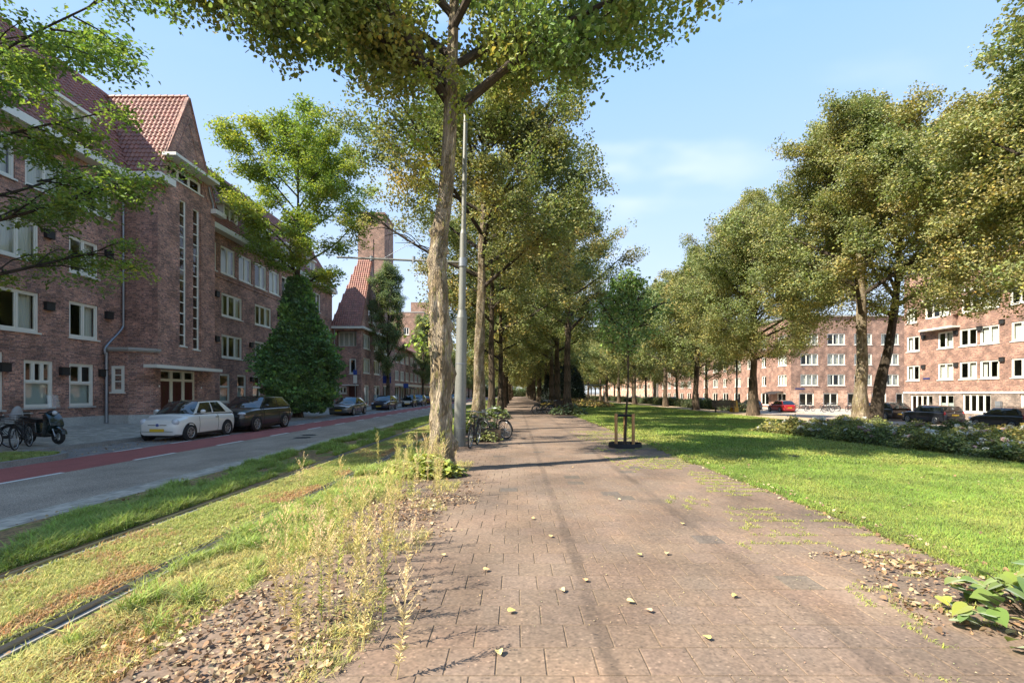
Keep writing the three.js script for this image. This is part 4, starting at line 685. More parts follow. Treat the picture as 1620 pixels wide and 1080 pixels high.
// maple leaning in over the bicycles, ash with an ivy clad trunk, slim poplars, young staked tree
tree('maple_tree', 'light green maple over the parked bicycles with thin spreading branches', 'tree', null, -15.6, 12.2, 41, { h: 13.2, base: 3.6, r: 6.0, trunk: 0.2, limbs: 22, subs: 8, per: 11, pal: PAL.maple, set: SPRAY.ash, spread: 0.42, up: 0.45, prof: (q) => 1 - 0.6 * q * q }, 1.15);
{
  const t = tree('ash_tree', 'light green ash with its trunk wrapped in a dark cone of ivy', 'tree', null, -15.5, 34, 43, { h: 20.6, base: 9, r: 4.9, trunk: 0.26, limbs: 22, subs: 8, per: 13, pal: PAL.ash, set: SPRAY.ash.map((g) => g.clone().scale(1.35, 1.35, 1.35)), spread: 0.5, up: 0.55, prof: (q) => Math.pow(Math.sin(PI * clamp(0.12 + q * 0.83, 0, 1)), 0.8) + 0.05 }, 0.7), R = rng(9), it = [];
  for (let i = 0; i < 5200; i++) {
    const y = 0.5 + 9.2 * Math.pow(R(), 1.1), q = y / 9.8, a = R() * 6.28, lump = 0.55 + 0.9 * wnoise(Math.cos(a) * 1.9 + 5 + y * 0.3, Math.sin(a) * 1.9 + y * 0.85, 2, 4), r = (y < 3 ? lerp(1.1, 2.75, Math.pow(y / 3, 0.6)) : y < 5.2 ? lerp(2.75, 2.35, (y - 3) / 2.2) : lerp(2.35, 0.5, Math.pow((y - 5.2) / 4.6, 0.6))) * 0.8 * lump * (R() < 0.12 ? 1.02 + 0.22 * R() : 0.66 + 0.34 * R());
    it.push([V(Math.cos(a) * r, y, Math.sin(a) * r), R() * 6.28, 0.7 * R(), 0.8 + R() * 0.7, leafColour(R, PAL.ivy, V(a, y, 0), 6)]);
  }
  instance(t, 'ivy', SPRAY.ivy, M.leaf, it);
}
const pop = tree('poplar_tree', 'slim upright poplar in front of the corner block', 'tree', 'slim poplars on the parking side', -15.4, 57.5, 51, { h: 18, base: 3.2, r: 2.0, trunk: 0.22, limbs: 30, subs: 5, per: 13, pal: PAL.poplar, set: SPRAY.mid, spread: 0.4, up: 1.5, prof: (q) => Math.pow(Math.sin(PI * clamp(0.15 + 0.8 * q, 0, 1)), 0.6) }, 0);
again(pop, -15.4, 79, 2.2, 0.85, 'slim upright poplar in front of the shop terrace');
{
  const t = thing('young_tree', 'young staked linden with compact dark green crown at the lawn edge', 'tree', null, [3.32, 0, -14.5]), R = rng(63);
  makeTree(t, 62, { h: 5.5, base: 2.2, r: 0.95, trunk: 0.04, limbs: 15, subs: 5, per: 4, lean: [0.12, 0], pal: PAL.young, set: SPRAY.fine.map((g) => g.clone().scale(0.8, 0.8, 0.8)), spread: 0.2, up: 1.3, bark: M.bark, seg: 8 });
  for (const [x, z] of [[-0.28, 0.05], [0.2, 0.22], [0.06, -0.26]]) { const s = part(t, 'stake', rod([x, -0.2, z], [x, 1.02, z], 0.05, 0.047, 12), M.stake); s.userData.label = 'round wooden stake'; }
  for (const [a, b] of [[[-0.28, 0.05], [0, 0]], [[0.2, 0.22], [0, 0]], [[0.06, -0.26], [0, 0]]]) part(t, 'strap', limb([V(a[0], 0.94, a[1]), V(lerp(a[0], b[0], 0.5), 0.96, lerp(a[1], b[1], 0.5)), V(0, 0.95, 0)], [0.04, 0.035], 6, 6), M.rubber);
  part(t, 'root_collar', new THREE.LatheGeometry([[0.44, -0.02], [0.47, 0.13], [0.49, 0.13], [0.5, -0.02]].map((p) => new THREE.Vector2(...p)), 32), M.rubber);
}
// rose bed between lawn and park path
{
  const b = thing('rose_bed', 'wide bed of shrub roses with white and pink blooms along the lawn', 'shrub', null, [0, 0, 0]), R = rng(71), it = [], fl = [], rose = [[0.11, 0.16, 0.03], [0.18, 0.21, 0.04], [0.28, 0.27, 0.055], [0.36, 0.27, 0.08]];
  for (let i = 0; i < 16000; i++) {
    const d = 8 + 12.5 * R(), x = 10.4 + (18 - d) * 0.16 + 5.2 * R(), hgt = (-0.14 + 0.98 * wnoise(x * 1.5, d * 1.5, 3, 3)) * Math.min(1, 0.35 + (x - 10.2 - (18 - d) * 0.16) * 1.3) * Math.min(1, 0.4 + (20.4 - d) * 0.8), y = hgt * Math.pow(R(), 0.35);
    it.push([V(x, y, -d), R() * 6.28, 0.4, 0.4 + R() * 0.35, leafColour(R, rose, V(x * 1.5, d * 1.5, 0), 8)]);
    if (R() < 0.022) fl.push([V(x, hgt + 0.03, -d), R() * 6.28, 0.3, 0.6 + R() * 0.7, R() < 0.7 ? [0.75, 0.72, 0.64] : [0.6, 0.4, 0.38]]);
  }
  instance(b, 'foliage', spray(72, 22, 0.1, 0.24, { flat: 0.9, yellow: 0.15 }), M.leaf, it);
  instance(b, 'blooms', spray(73, 22, 0.07, 0.06, { fine: true, wide: 1, droop: 0.4, yellow: 0 }), M.leaf, fl);
}
// ---------- grass, weeds, fallen leaves ----------
function tuft(seed, n, h, spread, w, bend) {
  const R = rng(seed), out = [], col = [];
  for (let i = 0; i < n; i++) {
    const a = R() * 6.28, r = spread * Math.sqrt(R()), b = R() * 6.28, hh = h * (0.55 + R() * 0.6), bd = bend * hh * (0.3 + R()), x = Math.cos(a) * r, z = Math.sin(a) * r, dx = Math.cos(b), dz = Math.sin(b), ww = w * (0.7 + 0.6 * R()), k = 0.75 + R() * 0.5, c = [k * (0.85 + R() * 0.4), k, k * (0.8 + R() * 0.3)];
    const P = (t, s) => { const y = hh * t * (1 - 0.25 * bend * t), o = bd * t * t; return [x + dx * o - dz * s * ww, y, z + dz * o + dx * s * ww]; };
    const q = [P(0, -0.5), P(0, 0.5), P(0.55, 0.42), P(0.55, -0.42), P(1, 0)];
    for (const k2 of [0, 1, 2, 0, 2, 3, 3, 2, 4]) { out.push(...q[k2]); col.push(...c); }
  }
  return finish(out, col);
}
const G = { lawn: [tuft(1, 13, 0.055, 0.07, 0.006, 0.9), tuft(2, 13, 0.06, 0.08, 0.006, 0.8)], lawnFar: tuft(3, 14, 0.07, 0.2, 0.016, 0.8), tall: [tuft(4, 12, 0.2, 0.07, 0.008, 1), tuft(5, 10, 0.26, 0.06, 0.009, 0.9)], low: tuft(6, 12, 0.07, 0.1, 0.01, 1.1), tallFar: tuft(7, 12, 0.2, 0.2, 0.02, 0.9) };
function field(name, label, cat, geos, mat, n, sample, seed) {
  const R = rng(seed), lists = geos.map(() => []);
  for (let i = 0; i < n; i++) { const s = sample(R); if (s) lists[i % geos.length].push(s); }
  geos.forEach((g, k) => tag(instance(scene, name, g, mat, lists[k]), label, cat, null, 'stuff'));
}
const inView = (x, d, m = 0.3) => d > 0.6 && x < 1.07 * d + m && x > -1.09 * d - m;
// lawn: denser near the camera
const lawnCol = (R, x, d) => { const n = wnoise(x * 0.8, d * 0.8, 4, 3), k = (0.72 + 0.4 * R()) * (0.75 + 0.5 * wnoise(x * 2.1, d * 2.1, 2, 33)), y = clamp((n - 0.4) * 2.4, 0, 0.75) + (R() < 0.06 ? 0.4 : 0); return [lerp(0.215, 0.36, y) * k, lerp(0.325, 0.38, y) * k, lerp(0.035, 0.075, y) * k]; };
const lawnEdge = (d) => 4.22 + 0.16 * (wnoise(d * 1.3, 2, 3, 8) - 0.4) + 0.1 * (wnoise(d * 6, 5, 2, 9) - 0.5);
field('lawn_grass', 'short bright green mown grass of the lawn', 'grass', G.lawn, M.grass, 90000, (R) => { const d = 3.6 + 9.5 * Math.pow(R(), 1.1), x = 4.1 + (Math.min(12, 1.09 * d) - 3.9) * R(); return x < lawnEdge(d) || !inView(x, d) ? null : [V(x, 0, -d), R() * 6.28, R() * 0.4, (0.55 + R() * 0.6) * (0.7 + 0.9 * wnoise(x * 1.7, d * 1.7, 3, 35)), lawnCol(R, x, d)]; }, 31);
field('lawn_grass', 'green mown grass of the lawn beyond the young tree', 'grass', [G.lawnFar], M.grass, 60000, (R) => { const d = 11 + 55 * Math.pow(R(), 1.7), x = 4.1 + 12.1 * R(); return x < lawnEdge(d) || !inView(x, d) ? null : [V(x, 0, -d), R() * 6.28, R() * 0.3, 0.7 + R() * 0.5, lawnCol(R, x, d)]; }, 32);
// grass of the tram track: strips of tall grass along the rails, low moss and dry stuff between
const gcol = (R, dry) => { const k = 0.75 + 0.5 * R(), t = clamp(dry + (R() - 0.5) * 0.5, 0, 1); return [lerp(0.22, 0.54, t) * k, lerp(0.32, 0.47, t) * k, lerp(0.035, 0.17, t) * k]; };
const bedY = (x, d) => gy(x) - 0.01;
field('track_grass', 'tall green grass growing along the tram rails', 'grass', G.tall, M.grass, 60000, (R) => {
  const d = 2.6 + 30 * Math.pow(R(), 1.8), c = R(); let x, s = 1, dry = 0.12;
  if (c < 0.5) { x = -6.5 + 1.6 * R(); s = 0.22 + 0.95 * wnoise(x * 2.5, d * 2, 2, 5); if (wnoise(x * 1.6, d * 0.8, 3, 6) < 0.46 + 0.08 * R()) return null; } else if (c < 0.88) { x = -3.2 + 1.0 * Math.pow(R(), 1.2); if (wnoise(x * 1.8, d * 1.1, 3, 7) < 0.42 + 0.1 * R()) return null; s = 0.3 + 0.85 * wnoise(x * 2.5, d * 2, 2, 5); dry = 0.2; } else { x = -4.62 + 0.9 * R(); s = 0.32; dry = 0.45; }
  return inView(x, d) ? [V(x, bedY(x, d), -d), R() * 6.28, R() * 0.35, s, gcol(R, dry)] : null;
}, 33);
field('track_grass', 'strips of grass along the tram rails in the distance', 'grass', [G.tallFar], M.grass, 24000, (R) => { const d = 26 + 120 * Math.pow(R(), 1.6), c = R(), x = c < 0.5 ? -6.5 + 1.6 * R() : c < 0.85 ? -3.2 + 1.1 * R() : -4.6 + 1.1 * R(); return [V(x, bedY(x, d), -d), R() * 6.28, R() * 0.3, 0.45 + R() * 0.4, gcol(R, 0.18)]; }, 34);
field('track_moss', 'low yellowed moss and dry clover between the tram rails', 'ground cover', [G.low, SPRAY.ivy.clone().scale(0.22, 0.1, 0.22)], M.grass, 40000, (R) => { const d = 2.4 + 32 * Math.pow(R(), 1.7), x = R() < 0.75 ? -4.66 + 1.26 * R() : -3.2 + 0.95 * R(); return inView(x, d) ? [V(x, bedY(x, d) + 0.005, -d), R() * 6.28, R() * 0.3, 0.35 + R() * 0.5, wnoise(x * 2.2 + 8, d * 1.4, 3, 16) > 0.6 ? [0.34 + 0.1 * R(), 0.22 + 0.08 * R(), 0.1] : gcol(R, -0.2 + 1.1 * wnoise(x * 1.4, d * 0.9, 3, 15))] : null; }, 35);
field('verge_grass', 'rough grass on the verge under the bicycles', 'grass', [G.tallFar], M.grass, 6000, (R) => { const d = 9 + 4.4 * R(), x = -14.2 + 1.75 * R(); if (d > 12.6 && (x + 13.5) / 1.0 > Math.sqrt(Math.max(0, 1 - ((d - 12.6) / 1) ** 2))) return null; return [V(x, -0.05, -d), R() * 6.28, 0.2, 0.25 + R() * 0.3, gcol(R, 0.3)]; }, 36);
// grass in the joints of the path's outer rows
field('joint_grass', 'low grass growing in the joints of the paving', 'grass', [G.low], M.grass, 12000, (R) => {
  const k = 6 + Math.floor(R() * 60), row = R() < 0.6, d = row ? 0.5 + k * PITCH + PITCH / 2 : 2.4 + 18 * R(), x = row ? 2.5 + 1.8 * Math.sqrt(R()) : PX0 + (Math.floor(R() * 6) + 14) * PITCH + (Math.floor((d - 0.5 + PITCH / 2) / PITCH) % 2 ? PITCH / 2 : 0);
  if (x > 4.3 || x < 2.2 || wnoise(x * 1.6, d * 1.1, 3, 41) < 0.43 + (4.2 - x) * 0.045) return null;
  return [V(x + (R() - 0.5) * 0.05, -0.01, -d + (R() - 0.5) * 0.04), R() * 6.28, 0.3, 0.25 + 0.4 * R(), gcol(R, 0.35)];
}, 37);
// fallen leaves
const dryLeaf = (seed) => { const out = [], col = [], R = rng(seed); leafHeart(out, col, V(-0.025, 0.012, 0), V(1, 0.2, 0).normalize(), V(-0.2, 1, 0.15).normalize(), 0.05, 0.04 + 0.01 * R(), [1, 1, 1]); const cu = 0.2 + R() * 0.9, tw = (R() - 0.5) * 8; for (let i = 0; i < out.length; i += 3) { out[i + 1] += cu * 14 * out[i + 2] * out[i + 2] + tw * out[i] * out[i + 2] + 3 * cu * out[i] * out[i]; } return finish(out, col); };
const LEAF = [1, 2, 3, 4, 5].map(dryLeaf), lcol = (R) => { const c = [[0.34, 0.2, 0.1], [0.25, 0.14, 0.075], [0.42, 0.3, 0.16], [0.48, 0.38, 0.22], [0.18, 0.11, 0.06]][Math.floor(R() * 5)], k = 0.75 + R() * 0.5; return c.map((v) => v * k); };
field('fallen_leaves', 'drift of brown fallen leaves along the edge of the paving', 'leaf litter', LEAF, M.litter, 15000, (R) => { const d = 2.3 + 7.5 * Math.pow(R(), 1.3), x = -3.0 + 2.5 * R(), n = wnoise(x * 1.5 + 9, d * 1.1, 3, 17), c = -2.0 + 0.07 * d; if (Math.abs(x - c) > 0.35 + 1.1 * n * R() || n < 0.36 + 0.3 * R() || !inView(x, d)) return null; return [V(x, Math.max(0, gy(x)) + 0.004 + 0.035 * R() * sstep(n, 0.45, 0.65), -d), R() * 6.28, R() * 1.1, 0.3 + R() * R() * 0.8, lcol(R)]; }, 38);
field('fallen_leaves', 'scattered dry leaves over path, verge and lawn edge', 'leaf litter', LEAF, M.litter, 7500, (R) => { const c = R(); let x, d = 2.5 + 26 * Math.pow(R(), 1.6); if (c < 0.2) { x = lawnEdge(d) - 0.15 + 0.35 * R(); } else if (c < 0.48) { x = 2.9 + 1.1 * R(); d = 3.2 + 1.7 * R(); if (wnoise(x * 2, d * 2, 2, 3) < 0.3 + 0.5 * R()) return null; } else if (c < 0.6) { x = -6.75 + 1.3 * R(); } else if (c < 0.7) { x = -12.45 - 1.7 * R(); d = 13.5 + 8 * R(); } else if (c < 0.9) { x = -4.7 + 3.2 * R(); d = 2.3 + 12 * R() * R(); if (wnoise(x * 2.4, d * 1.6, 3, 53) < 0.3 + 0.4 * R()) return null; } else { x = 4.3 + 7 * R(); d = 4 + 16 * R(); } if (!inView(x, d)) return null; return [V(x, gy(x) + (x < -12 ? 0.004 : x > 4.3 ? 0.05 : 0.012), -d), R() * 6.28, R() * 1.0, 0.28 + R() * R() * 0.9, lcol(R)]; }, 39);
field('path_debris', 'seed husks and crumbs lying on the paving', 'leaf litter', [LEAF[0].clone().scale(0.22, 0.3, 0.22)], M.litter, 9000, (R) => { const d = 2.5 + 12 * Math.pow(R(), 1.5), x = -1.8 + 6 * R(); return inView(x, d) && wnoise(x * 1.3, d * 1.3, 3, 61) > 0.3 + 0.5 * R() ? [V(x, 0.003, -d), R() * 6.28, 0.1, 0.25 + R() * R() * 1.1, [0.36 + 0.2 * R(), 0.27 + 0.14 * R(), 0.17]] : null; }, 40);
field('dry_grass', 'dry straw coloured grass along the edge of the paving', 'grass', [G.low, G.tall[0].clone().scale(0.7, 0.6, 0.7)], M.grass, 16000, (R) => { const d = 2.4 + 9 * Math.pow(R(), 1.3), x = -3.1 + 2.1 * R(), n = wnoise(x * 1.7 + 3, d * 1.3, 3, 27); if (n < 0.42 + 0.2 * R() || (x > -2.2 + 0.5 * n && R() < 0.7) || !inView(x, d)) return null; return [V(x, gy(x) - 0.005, -d), R() * 6.28, R() * 0.5, 0.4 + R() * 0.6, gcol(R, 0.55 + 0.4 * R())]; }, 44);
// single leaves on the path that the eye can pick out
{ const R = rng(43), g = dryLeaf(9).clone().scale(1.15, 1.1, 1.15), spots = [[770, 904], [810, 970], [843, 822], [925, 920], [998, 955], [1025, 969], [1055, 878], [1162, 946], [514, 1056], [790, 1037], [905, 740], [1117, 1012], [872, 850], [980, 792], [1010, 880], [890, 937], [1080, 830], [700, 880]];
  for (const [px, py] of spots) { const [x, d] = at(px, py), m = part(scene, 'fallen_leaf', g, std({ color: lin(0.55 + R() * 0.1, 0.36 + R() * 0.14, 0.12 + R() * 0.1), roughness: 0.9, side: THREE.DoubleSide })); m.position.set(x, 0.006, -d); m.rotation.y = R() * 6.28; tag(m, 'single yellow brown leaf lying on the paving', 'leaf', 'single leaves on the path'); } }
// tall dry weeds at the edge of the paving
function weed(seed, h) {
  const R = rng(seed), out = [], col = [], lx = (R() - 0.5) * 0.12, lz = (R() - 0.5) * 0.1, P = (t) => V(lx * t * t, h * t, lz * t * t);
  for (let i = 0; i < 6; i++) { const a = P(i / 6), b = P((i + 1) / 6), r = 0.0045 * (1 - i / 8); for (const [dx, dz] of [[1, 0], [0, 1]]) { for (const q of [[a, -1], [a, 1], [b, 1], [a, -1], [b, 1], [b, -1]]) { out.push(q[0].x + dx * r * q[1], q[0].y, q[0].z + dz * r * q[1]); col.push(0.8, 0.75, 0.6); } } }
  for (let i = 0; i < 56; i++) { const t = 0.12 + 0.5 * R(), a = R() * 6.28, k = 0.7 + R() * 0.5; leafTris(out, col, P(t), V(Math.cos(a), 0.6 + R() * 0.5, Math.sin(a)).normalize(), V(-Math.cos(a) * 0.6, 1, -Math.sin(a) * 0.6).normalize(), 0.045 + 0.03 * R(), 0.005, [k, k * 0.97, k * 0.72], false); }
  for (let i = 0; i < 26; i++) { const t = 0.55 + 0.42 * R(), a = R() * 6.28, l = (0.03 + 0.13 * (1 - t) + 0.03 * R()), p = P(t), e = p.clone().add(V(Math.cos(a) * l, l * 1.3, Math.sin(a) * l)), r = 0.0016;
    for (const q of [[p, -1], [p, 1], [e, 1]]) { out.push(q[0].x + r * q[1], q[0].y, q[0].z + r * q[1]); col.push(0.9, 0.85, 0.6); }
    for (let k = 0; k < 7; k++) { const f = 0.35 + 0.65 * R(), c = p.clone().lerp(e, f), b = R() * 6.28; leafTris(out, col, c, V(Math.cos(b) * 0.6, 1, Math.sin(b) * 0.6).normalize(), V(Math.sin(b), 0.3, Math.cos(b)).normalize(), 0.017, 0.009, [1.15, 1.05, 0.95], false); } }
  return finish(out, col);
}
{ const R = rng(47), kinds = [[1, 0.95], [2, 0.8], [3, 1.1], [4, 0.65], [5, 0.88]].map(([s, h]) => weed(s, h)), mats = [[0.66, 0.6, 0.26], [0.72, 0.62, 0.34], [0.5, 0.54, 0.17], [0.75, 0.63, 0.4]].map((c) => phy({ vertexColors: true, color: lin(...c), roughness: 1, transmission: 0.3, thickness: 0, side: THREE.DoubleSide }));
  const put = (x, d, s) => { const m = part(scene, 'tall_weed', kinds[Math.floor(R() * 5)], mats[Math.floor(R() * 4)]); m.position.set(x, gy(x) - 0.02, -d); m.rotation.set((R() - 0.5) * 0.34, R() * 6.28, (R() - 0.5) * 0.34); m.scale.setScalar(s); tag(m, 'tall feathery dry weed growing from the edge of the paving', 'weed', 'tall weeds along the paving edge'); };
  for (const [px, py] of [[575, 1030], [554, 945], [605, 985], [627, 1075], [533, 925], [560, 880], [588, 870], [610, 905], [500, 900], [520, 985], [470, 1010], [545, 840], [480, 860], [640, 945], [592, 930], [530, 870]]) { const [x, d] = at(px, py); put(x, d, 0.72 + R() * 0.32); }
  for (let i = 0; i < 84; i++) { const d = 2.9 + 8.5 * Math.pow(R(), 1.15), x = -1.15 - 0.11 * d * R() - 0.9 * R() * R() + (R() - 0.5) * 0.35; if (x > -0.75) continue; put(x, d, 0.5 + R() * 0.5); }
  for (let i = 0; i < 22; i++) put(-2 - R() * 0.9, 9 + 10 * R(), 0.4 + R() * 0.4);
}
// leafy shoots at the feet of trees
function shoots(name, label, x, d, n, rx, rz, h, pal, size, seed, round) {
  const t = thing(name, label, 'shrub', null, [x, gy(x), -d]), R = rng(seed), out = [], col = [], st = [];
  for (let i = 0; i < n; i++) {
    const a = R() * 6.28, r = Math.sqrt(R()), X = Math.cos(a) * r * rx, Z = Math.sin(a) * r * rz, y = h * (1 - 0.75 * r * r) * (0.25 + 0.75 * R()), b = R() * 6.28, ax = V(Math.cos(b), -0.25 + (R() - 0.5) * 0.7, Math.sin(b)).normalize(), nm = V((R() - 0.5) * 0.9, 1, (R() - 0.5) * 0.9).normalize();
    nm.sub(ax.clone().multiplyScalar(nm.dot(ax))).normalize();
    const t2 = R(), k = 0.8 + R() * 0.4, p0 = pal[0], p1 = pal[1], l = size * (0.6 + R() * 0.7); (round ? leafHeart : leafTris)(out, col, V(X, y, Z), ax, nm, l, l * 0.9, [0, 1, 2].map((j) => lerp(p0[j], p1[j], t2 * t2) * k), true);
    if (i % 9 === 0) st.push(limb([V(X * 0.3, -0.02, Z * 0.3), V(X * 0.7, y * 0.7, Z * 0.7), V(X, y, Z)], [0.007, 0.003], 4, 4));
  }
  part(t, 'leaves', finish(out, col), M.leaf); part(t, 'stems', st, M.bark);
  return t;
}
shoots('linden_shoots', 'bright yellow green shoots round the foot of the near linden', -1.8, 9.45, 760, 0.78, 0.45, 0.46, [[0.26, 0.34, 0.035], [0.56, 0.52, 0.06]], 0.11, 81, true);
shoots('linden_shoots', 'leafy linden shoots with large pale leaves at the lawn end of the paving', 3.72, 3.25, 190, 0.62, 0.6, 0.46, [[0.12, 0.22, 0.035], [0.42, 0.42, 0.04]], 0.115, 82, true);
shoots('linden_shoots', 'dark green shoots at the foot of the linden by the parked bicycles', 3.9, 35.2, 380, 1.5, 0.9, 0.9, [[0.06, 0.11, 0.02], [0.12, 0.17, 0.03]], 0.2, 83);
shoots('linden_shoots', 'tangle of green shoots behind the leaning bicycle', -1.5, 19.4, 420, 0.9, 0.8, 0.95, [[0.14, 0.2, 0.025], [0.3, 0.3, 0.04]], 0.16, 84);
shoots('linden_shoots', 'pale weeds crowding the timber planter', -1.05, 16.0, 160, 0.6, 0.25, 0.42, [[0.2, 0.24, 0.04], [0.4, 0.38, 0.1]], 0.1, 86);
shoots('linden_shoots', 'low shoots at the foot of the third linden of the row', -1.3, 30.8, 300, 1.0, 0.8, 0.9, [[0.1, 0.16, 0.025], [0.22, 0.25, 0.035]], 0.2, 85);
{ // clipped dark evergreen and the flower bed further on
  const e = thing('evergreen_bush', 'dark clipped evergreen bush behind the flower bed', 'bush', null, [6.6, 0, -66]), R = rng(91), it = []; for (let i = 0; i < 1600; i++) { const a = R() * 6.28, y = 5.6 * R(), r = 2.6 * Math.sqrt(Math.max(0.03, 1 - (y / 5.8) ** 2)) * (0.85 + 0.2 * R()); it.push([V(Math.cos(a) * r, y, Math.sin(a) * r), R() * 6, 0.5, 1 + R() * 0.5, [0.018, 0.032 + 0.015 * R(), 0.016]]); }
  instance(e, 'foliage', SPRAY.far[0], M.leaf, it); part(e, 'trunk', rod([0, -0.1, 0], [0, 4.8, 0], 0.25, 0.1), M.barkDark);
  const f = thing('flower_bed', 'round bed of yellow and orange flowers on the lawn', 'flower bed', null, [7.0, 0, -55]), it2 = [], it3 = []; for (let i = 0; i < 2600; i++) { const a = R() * 6.28, r = 4.2 * Math.sqrt(R()), x = Math.cos(a) * r, z = Math.sin(a) * r * 0.8, y = 0.9 * (1 - (r / 4.6) ** 2) * (0.4 + 0.6 * R()); it2.push([V(x, y, z), R() * 6, 0.3, 0.8, [0.1, 0.13, 0.025]]); if (R() < 0.6) it3.push([V(x, y + 0.12, z), R() * 6, 0.3, 1.2 + R(), R() < 0.6 ? [0.42, 0.34, 0.06] : [0.32, 0.2, 0.06]]); }
  instance(f, 'foliage', spray(92, 14, 0.16, 0.25), M.leaf, it2); instance(f, 'flowers', spray(93, 10, 0.09, 0.09, { fine: true }), M.leaf, it3);
}
{ const h = thing('low_hedge', 'low dark shrubs between the park path and the lower street', 'hedge', null, [0, 0, 0]), R = rng(95), it = []; for (let i = 0; i < 5200; i++) { const d = 44 + 130 * R() * R(), x = 19.8 + 1.4 * R(), y = (0.5 + 0.7 * wnoise(x, d * 0.4, 2, 7)) * R(); it.push([V(x, gy(x) + y, -d), R() * 6, 0.4, 0.7 + R() * 0.5, [0.05 + 0.05 * R(), 0.08 + 0.05 * R(), 0.025]]); } instance(h, 'foliage', SPRAY.mid[0], M.leaf, it); }
// ---------- street furniture ----------
{
  const p = thing('tram_pole', 'grey stepped steel tram pole with long bracket arm beside the near linden', 'pole', null, [-1.75, -0.05, -14.8]);
  const k = (y) => 0.2 * y / 10.6;
  part(p, 'lower_tube', rod([0, -0.1, 0], [k(4), 4.02, 0], 0.185, 0.165, 28), M.steel);
  part(p, 'collar', [rod([k(4), 4.0, 0], [k(4.25), 4.25, 0], 0.165, 0.115, 28)], M.steel);
  part(p, 'middle_tube', rod([k(4.2), 4.2, 0], [k(6.6), 6.62, 0], 0.112, 0.105, 24), M.steel);
  part(p, 'upper_tube', [rod([k(6.6), 6.6, 0], [k(6.75), 6.75, 0], 0.105, 0.075, 20), rod([k(6.7), 6.7, 0], [k(10.6), 10.7, 0], 0.075, 0.06, 20)], M.steel);
  part(p, 'cap', rod([k(10.6), 10.7, 0], [k(10.6), 10.78, 0], 0.065, 0.02, 16), M.steel);
  part(p, 'bracket_arm', rod([k(5.8), 5.72, 0.05], [-3.75, 5.86, 0.15], 0.036, 0.03, 12), M.steel);
  part(p, 'arm_clamp', [rod([k(5.7), 5.6, 0], [k(5.8), 5.86, 0], 0.135, 0.135, 20), rod([-1.4, 5.72, 0.08], [-1.4, 5.9, 0.08], 0.05, 0.05, 10), rod([-2.7, 5.76, 0.1], [-2.7, 5.9, 0.1], 0.05, 0.05, 10)], M.zinc);
  part(p, 'stay_rod', rod([k(7.2), 7.25, 0.03], [-2.3, 5.85, 0.1], 0.009, 0.009, 6), M.zinc);
  part(p, 'cable_band', [rod([k(2.6), 2.58, 0], [k(2.6), 2.61, 0], 0.178, 0.178, 24), rod([k(0.6), 0.6, 0], [k(0.6), 0.62, 0], 0.186, 0.186, 24)], M.zinc);
  const q = thing('street_lamp', 'dark slender lamp post behind the park bench', 'lamp post', null, [19.0, 0, -41]);
  part(q, 'post', rod([0, -0.1, 0], [0, 6.6, 0], 0.09, 0.06, 12), M.dark); part(q, 'base', rod([0, -0.1, 0], [0, 1.1, 0], 0.15, 0.12, 12), M.dark); part(q, 'lamp_head', [rod([-0.1, 6.55, 0], [0.9, 6.75, 0], 0.03, 0.03), bx(0.5, 1.15, 6.7, 6.82, -0.12, 0.12)], M.dark);
  const b = thing('park_bench', 'dark wooden slatted bench on the path beyond the lawn', 'bench', null, [17.5, 0, -40], -0.25);
  for (let i = 0; i < 4; i++) part(b, 'seat_slat', bx(-0.95, 0.95, 0.42, 0.46, -0.05 + i * 0.12, 0.05 + i * 0.12), M.benchWood);
  for (let i = 0; i < 4; i++) part(b, 'back_slat', bx(-0.95, 0.95, 0.52 + i * 0.12, 0.62 + i * 0.12, -0.14 - i * 0.03, -0.1 - i * 0.03), M.benchWood);
  for (const x of [-0.7, 0.7]) part(b, 'leg', [bx(x - 0.03, x + 0.03, 0, 0.42, 0.28, 0.34), bx(x - 0.03, x + 0.03, 0, 0.98, -0.2, -0.15), bx(x - 0.03, x + 0.03, 0.36, 0.42, -0.15, 0.28)], M.dark);
  const s = thing('sandwich_board', 'yellow folding pavement board beside the park bench', 'sign', null, [18.6, 0, -40.6], 0.3), ym = std({ color: lin(0.6, 0.36, 0.02), roughness: 0.5 });
  for (const k2 of [-1, 1]) part(s, 'panel', uvm(new THREE.BoxGeometry(0.55, 1.0, 0.03).rotateX(k2 * 0.2).translate(0, 0.5, -k2 * 0.12)), ym);
  const f = thing('swing_frame', 'plain steel swing frame at the end of the lawn', 'play frame', null, [10, 0, -66]);
  for (const x of [-2.2, 2.2]) for (const z of [-0.6, 0.6]) part(f, 'leg', rod([x, -0.1, z], [x, 2.7, 0], 0.05, 0.05, 8), M.steel);
  part(f, 'beam', rod([-2.5, 2.72, 0], [2.5, 2.72, 0], 0.06, 0.06, 10), M.steel);
  for (const x of [-0.9, 0.9]) part(f, 'swing', [rod([x - 0.2, 2.7, 0], [x - 0.2, 0.55, 0], 0.012, 0.012, 5), rod([x + 0.2, 2.7, 0], [x + 0.2, 0.55, 0], 0.012, 0.012, 5), bx(x - 0.24, x + 0.24, 0.5, 0.55, -0.1, 0.1)], M.dark);
  const blue = std({ color: lin(0.03, 0.07, 0.3), roughness: 0.5 });
  const t = thing('parking_sign', 'blue and white traffic sign on a post at the corner block door', 'sign', null, [-17.0, 0.05, -50.5]);
  part(t, 'post', rod([0, -0.1, 0], [0, 4.4, 0], 0.035, 0.035, 8), M.zinc); part(t, 'sign_plate', bx(-0.2, 0.2, 3.5, 4.0, 0.04, 0.06), blue); part(t, 'lower_plate', bx(-0.2, 0.2, 2.6, 3.45, 0.04, 0.06), M.white);
  const g = thing('wall_flag', 'blue flag on a slanted pole at the corner block facade', 'flag', null, [-17.4, 0, -60.5]);
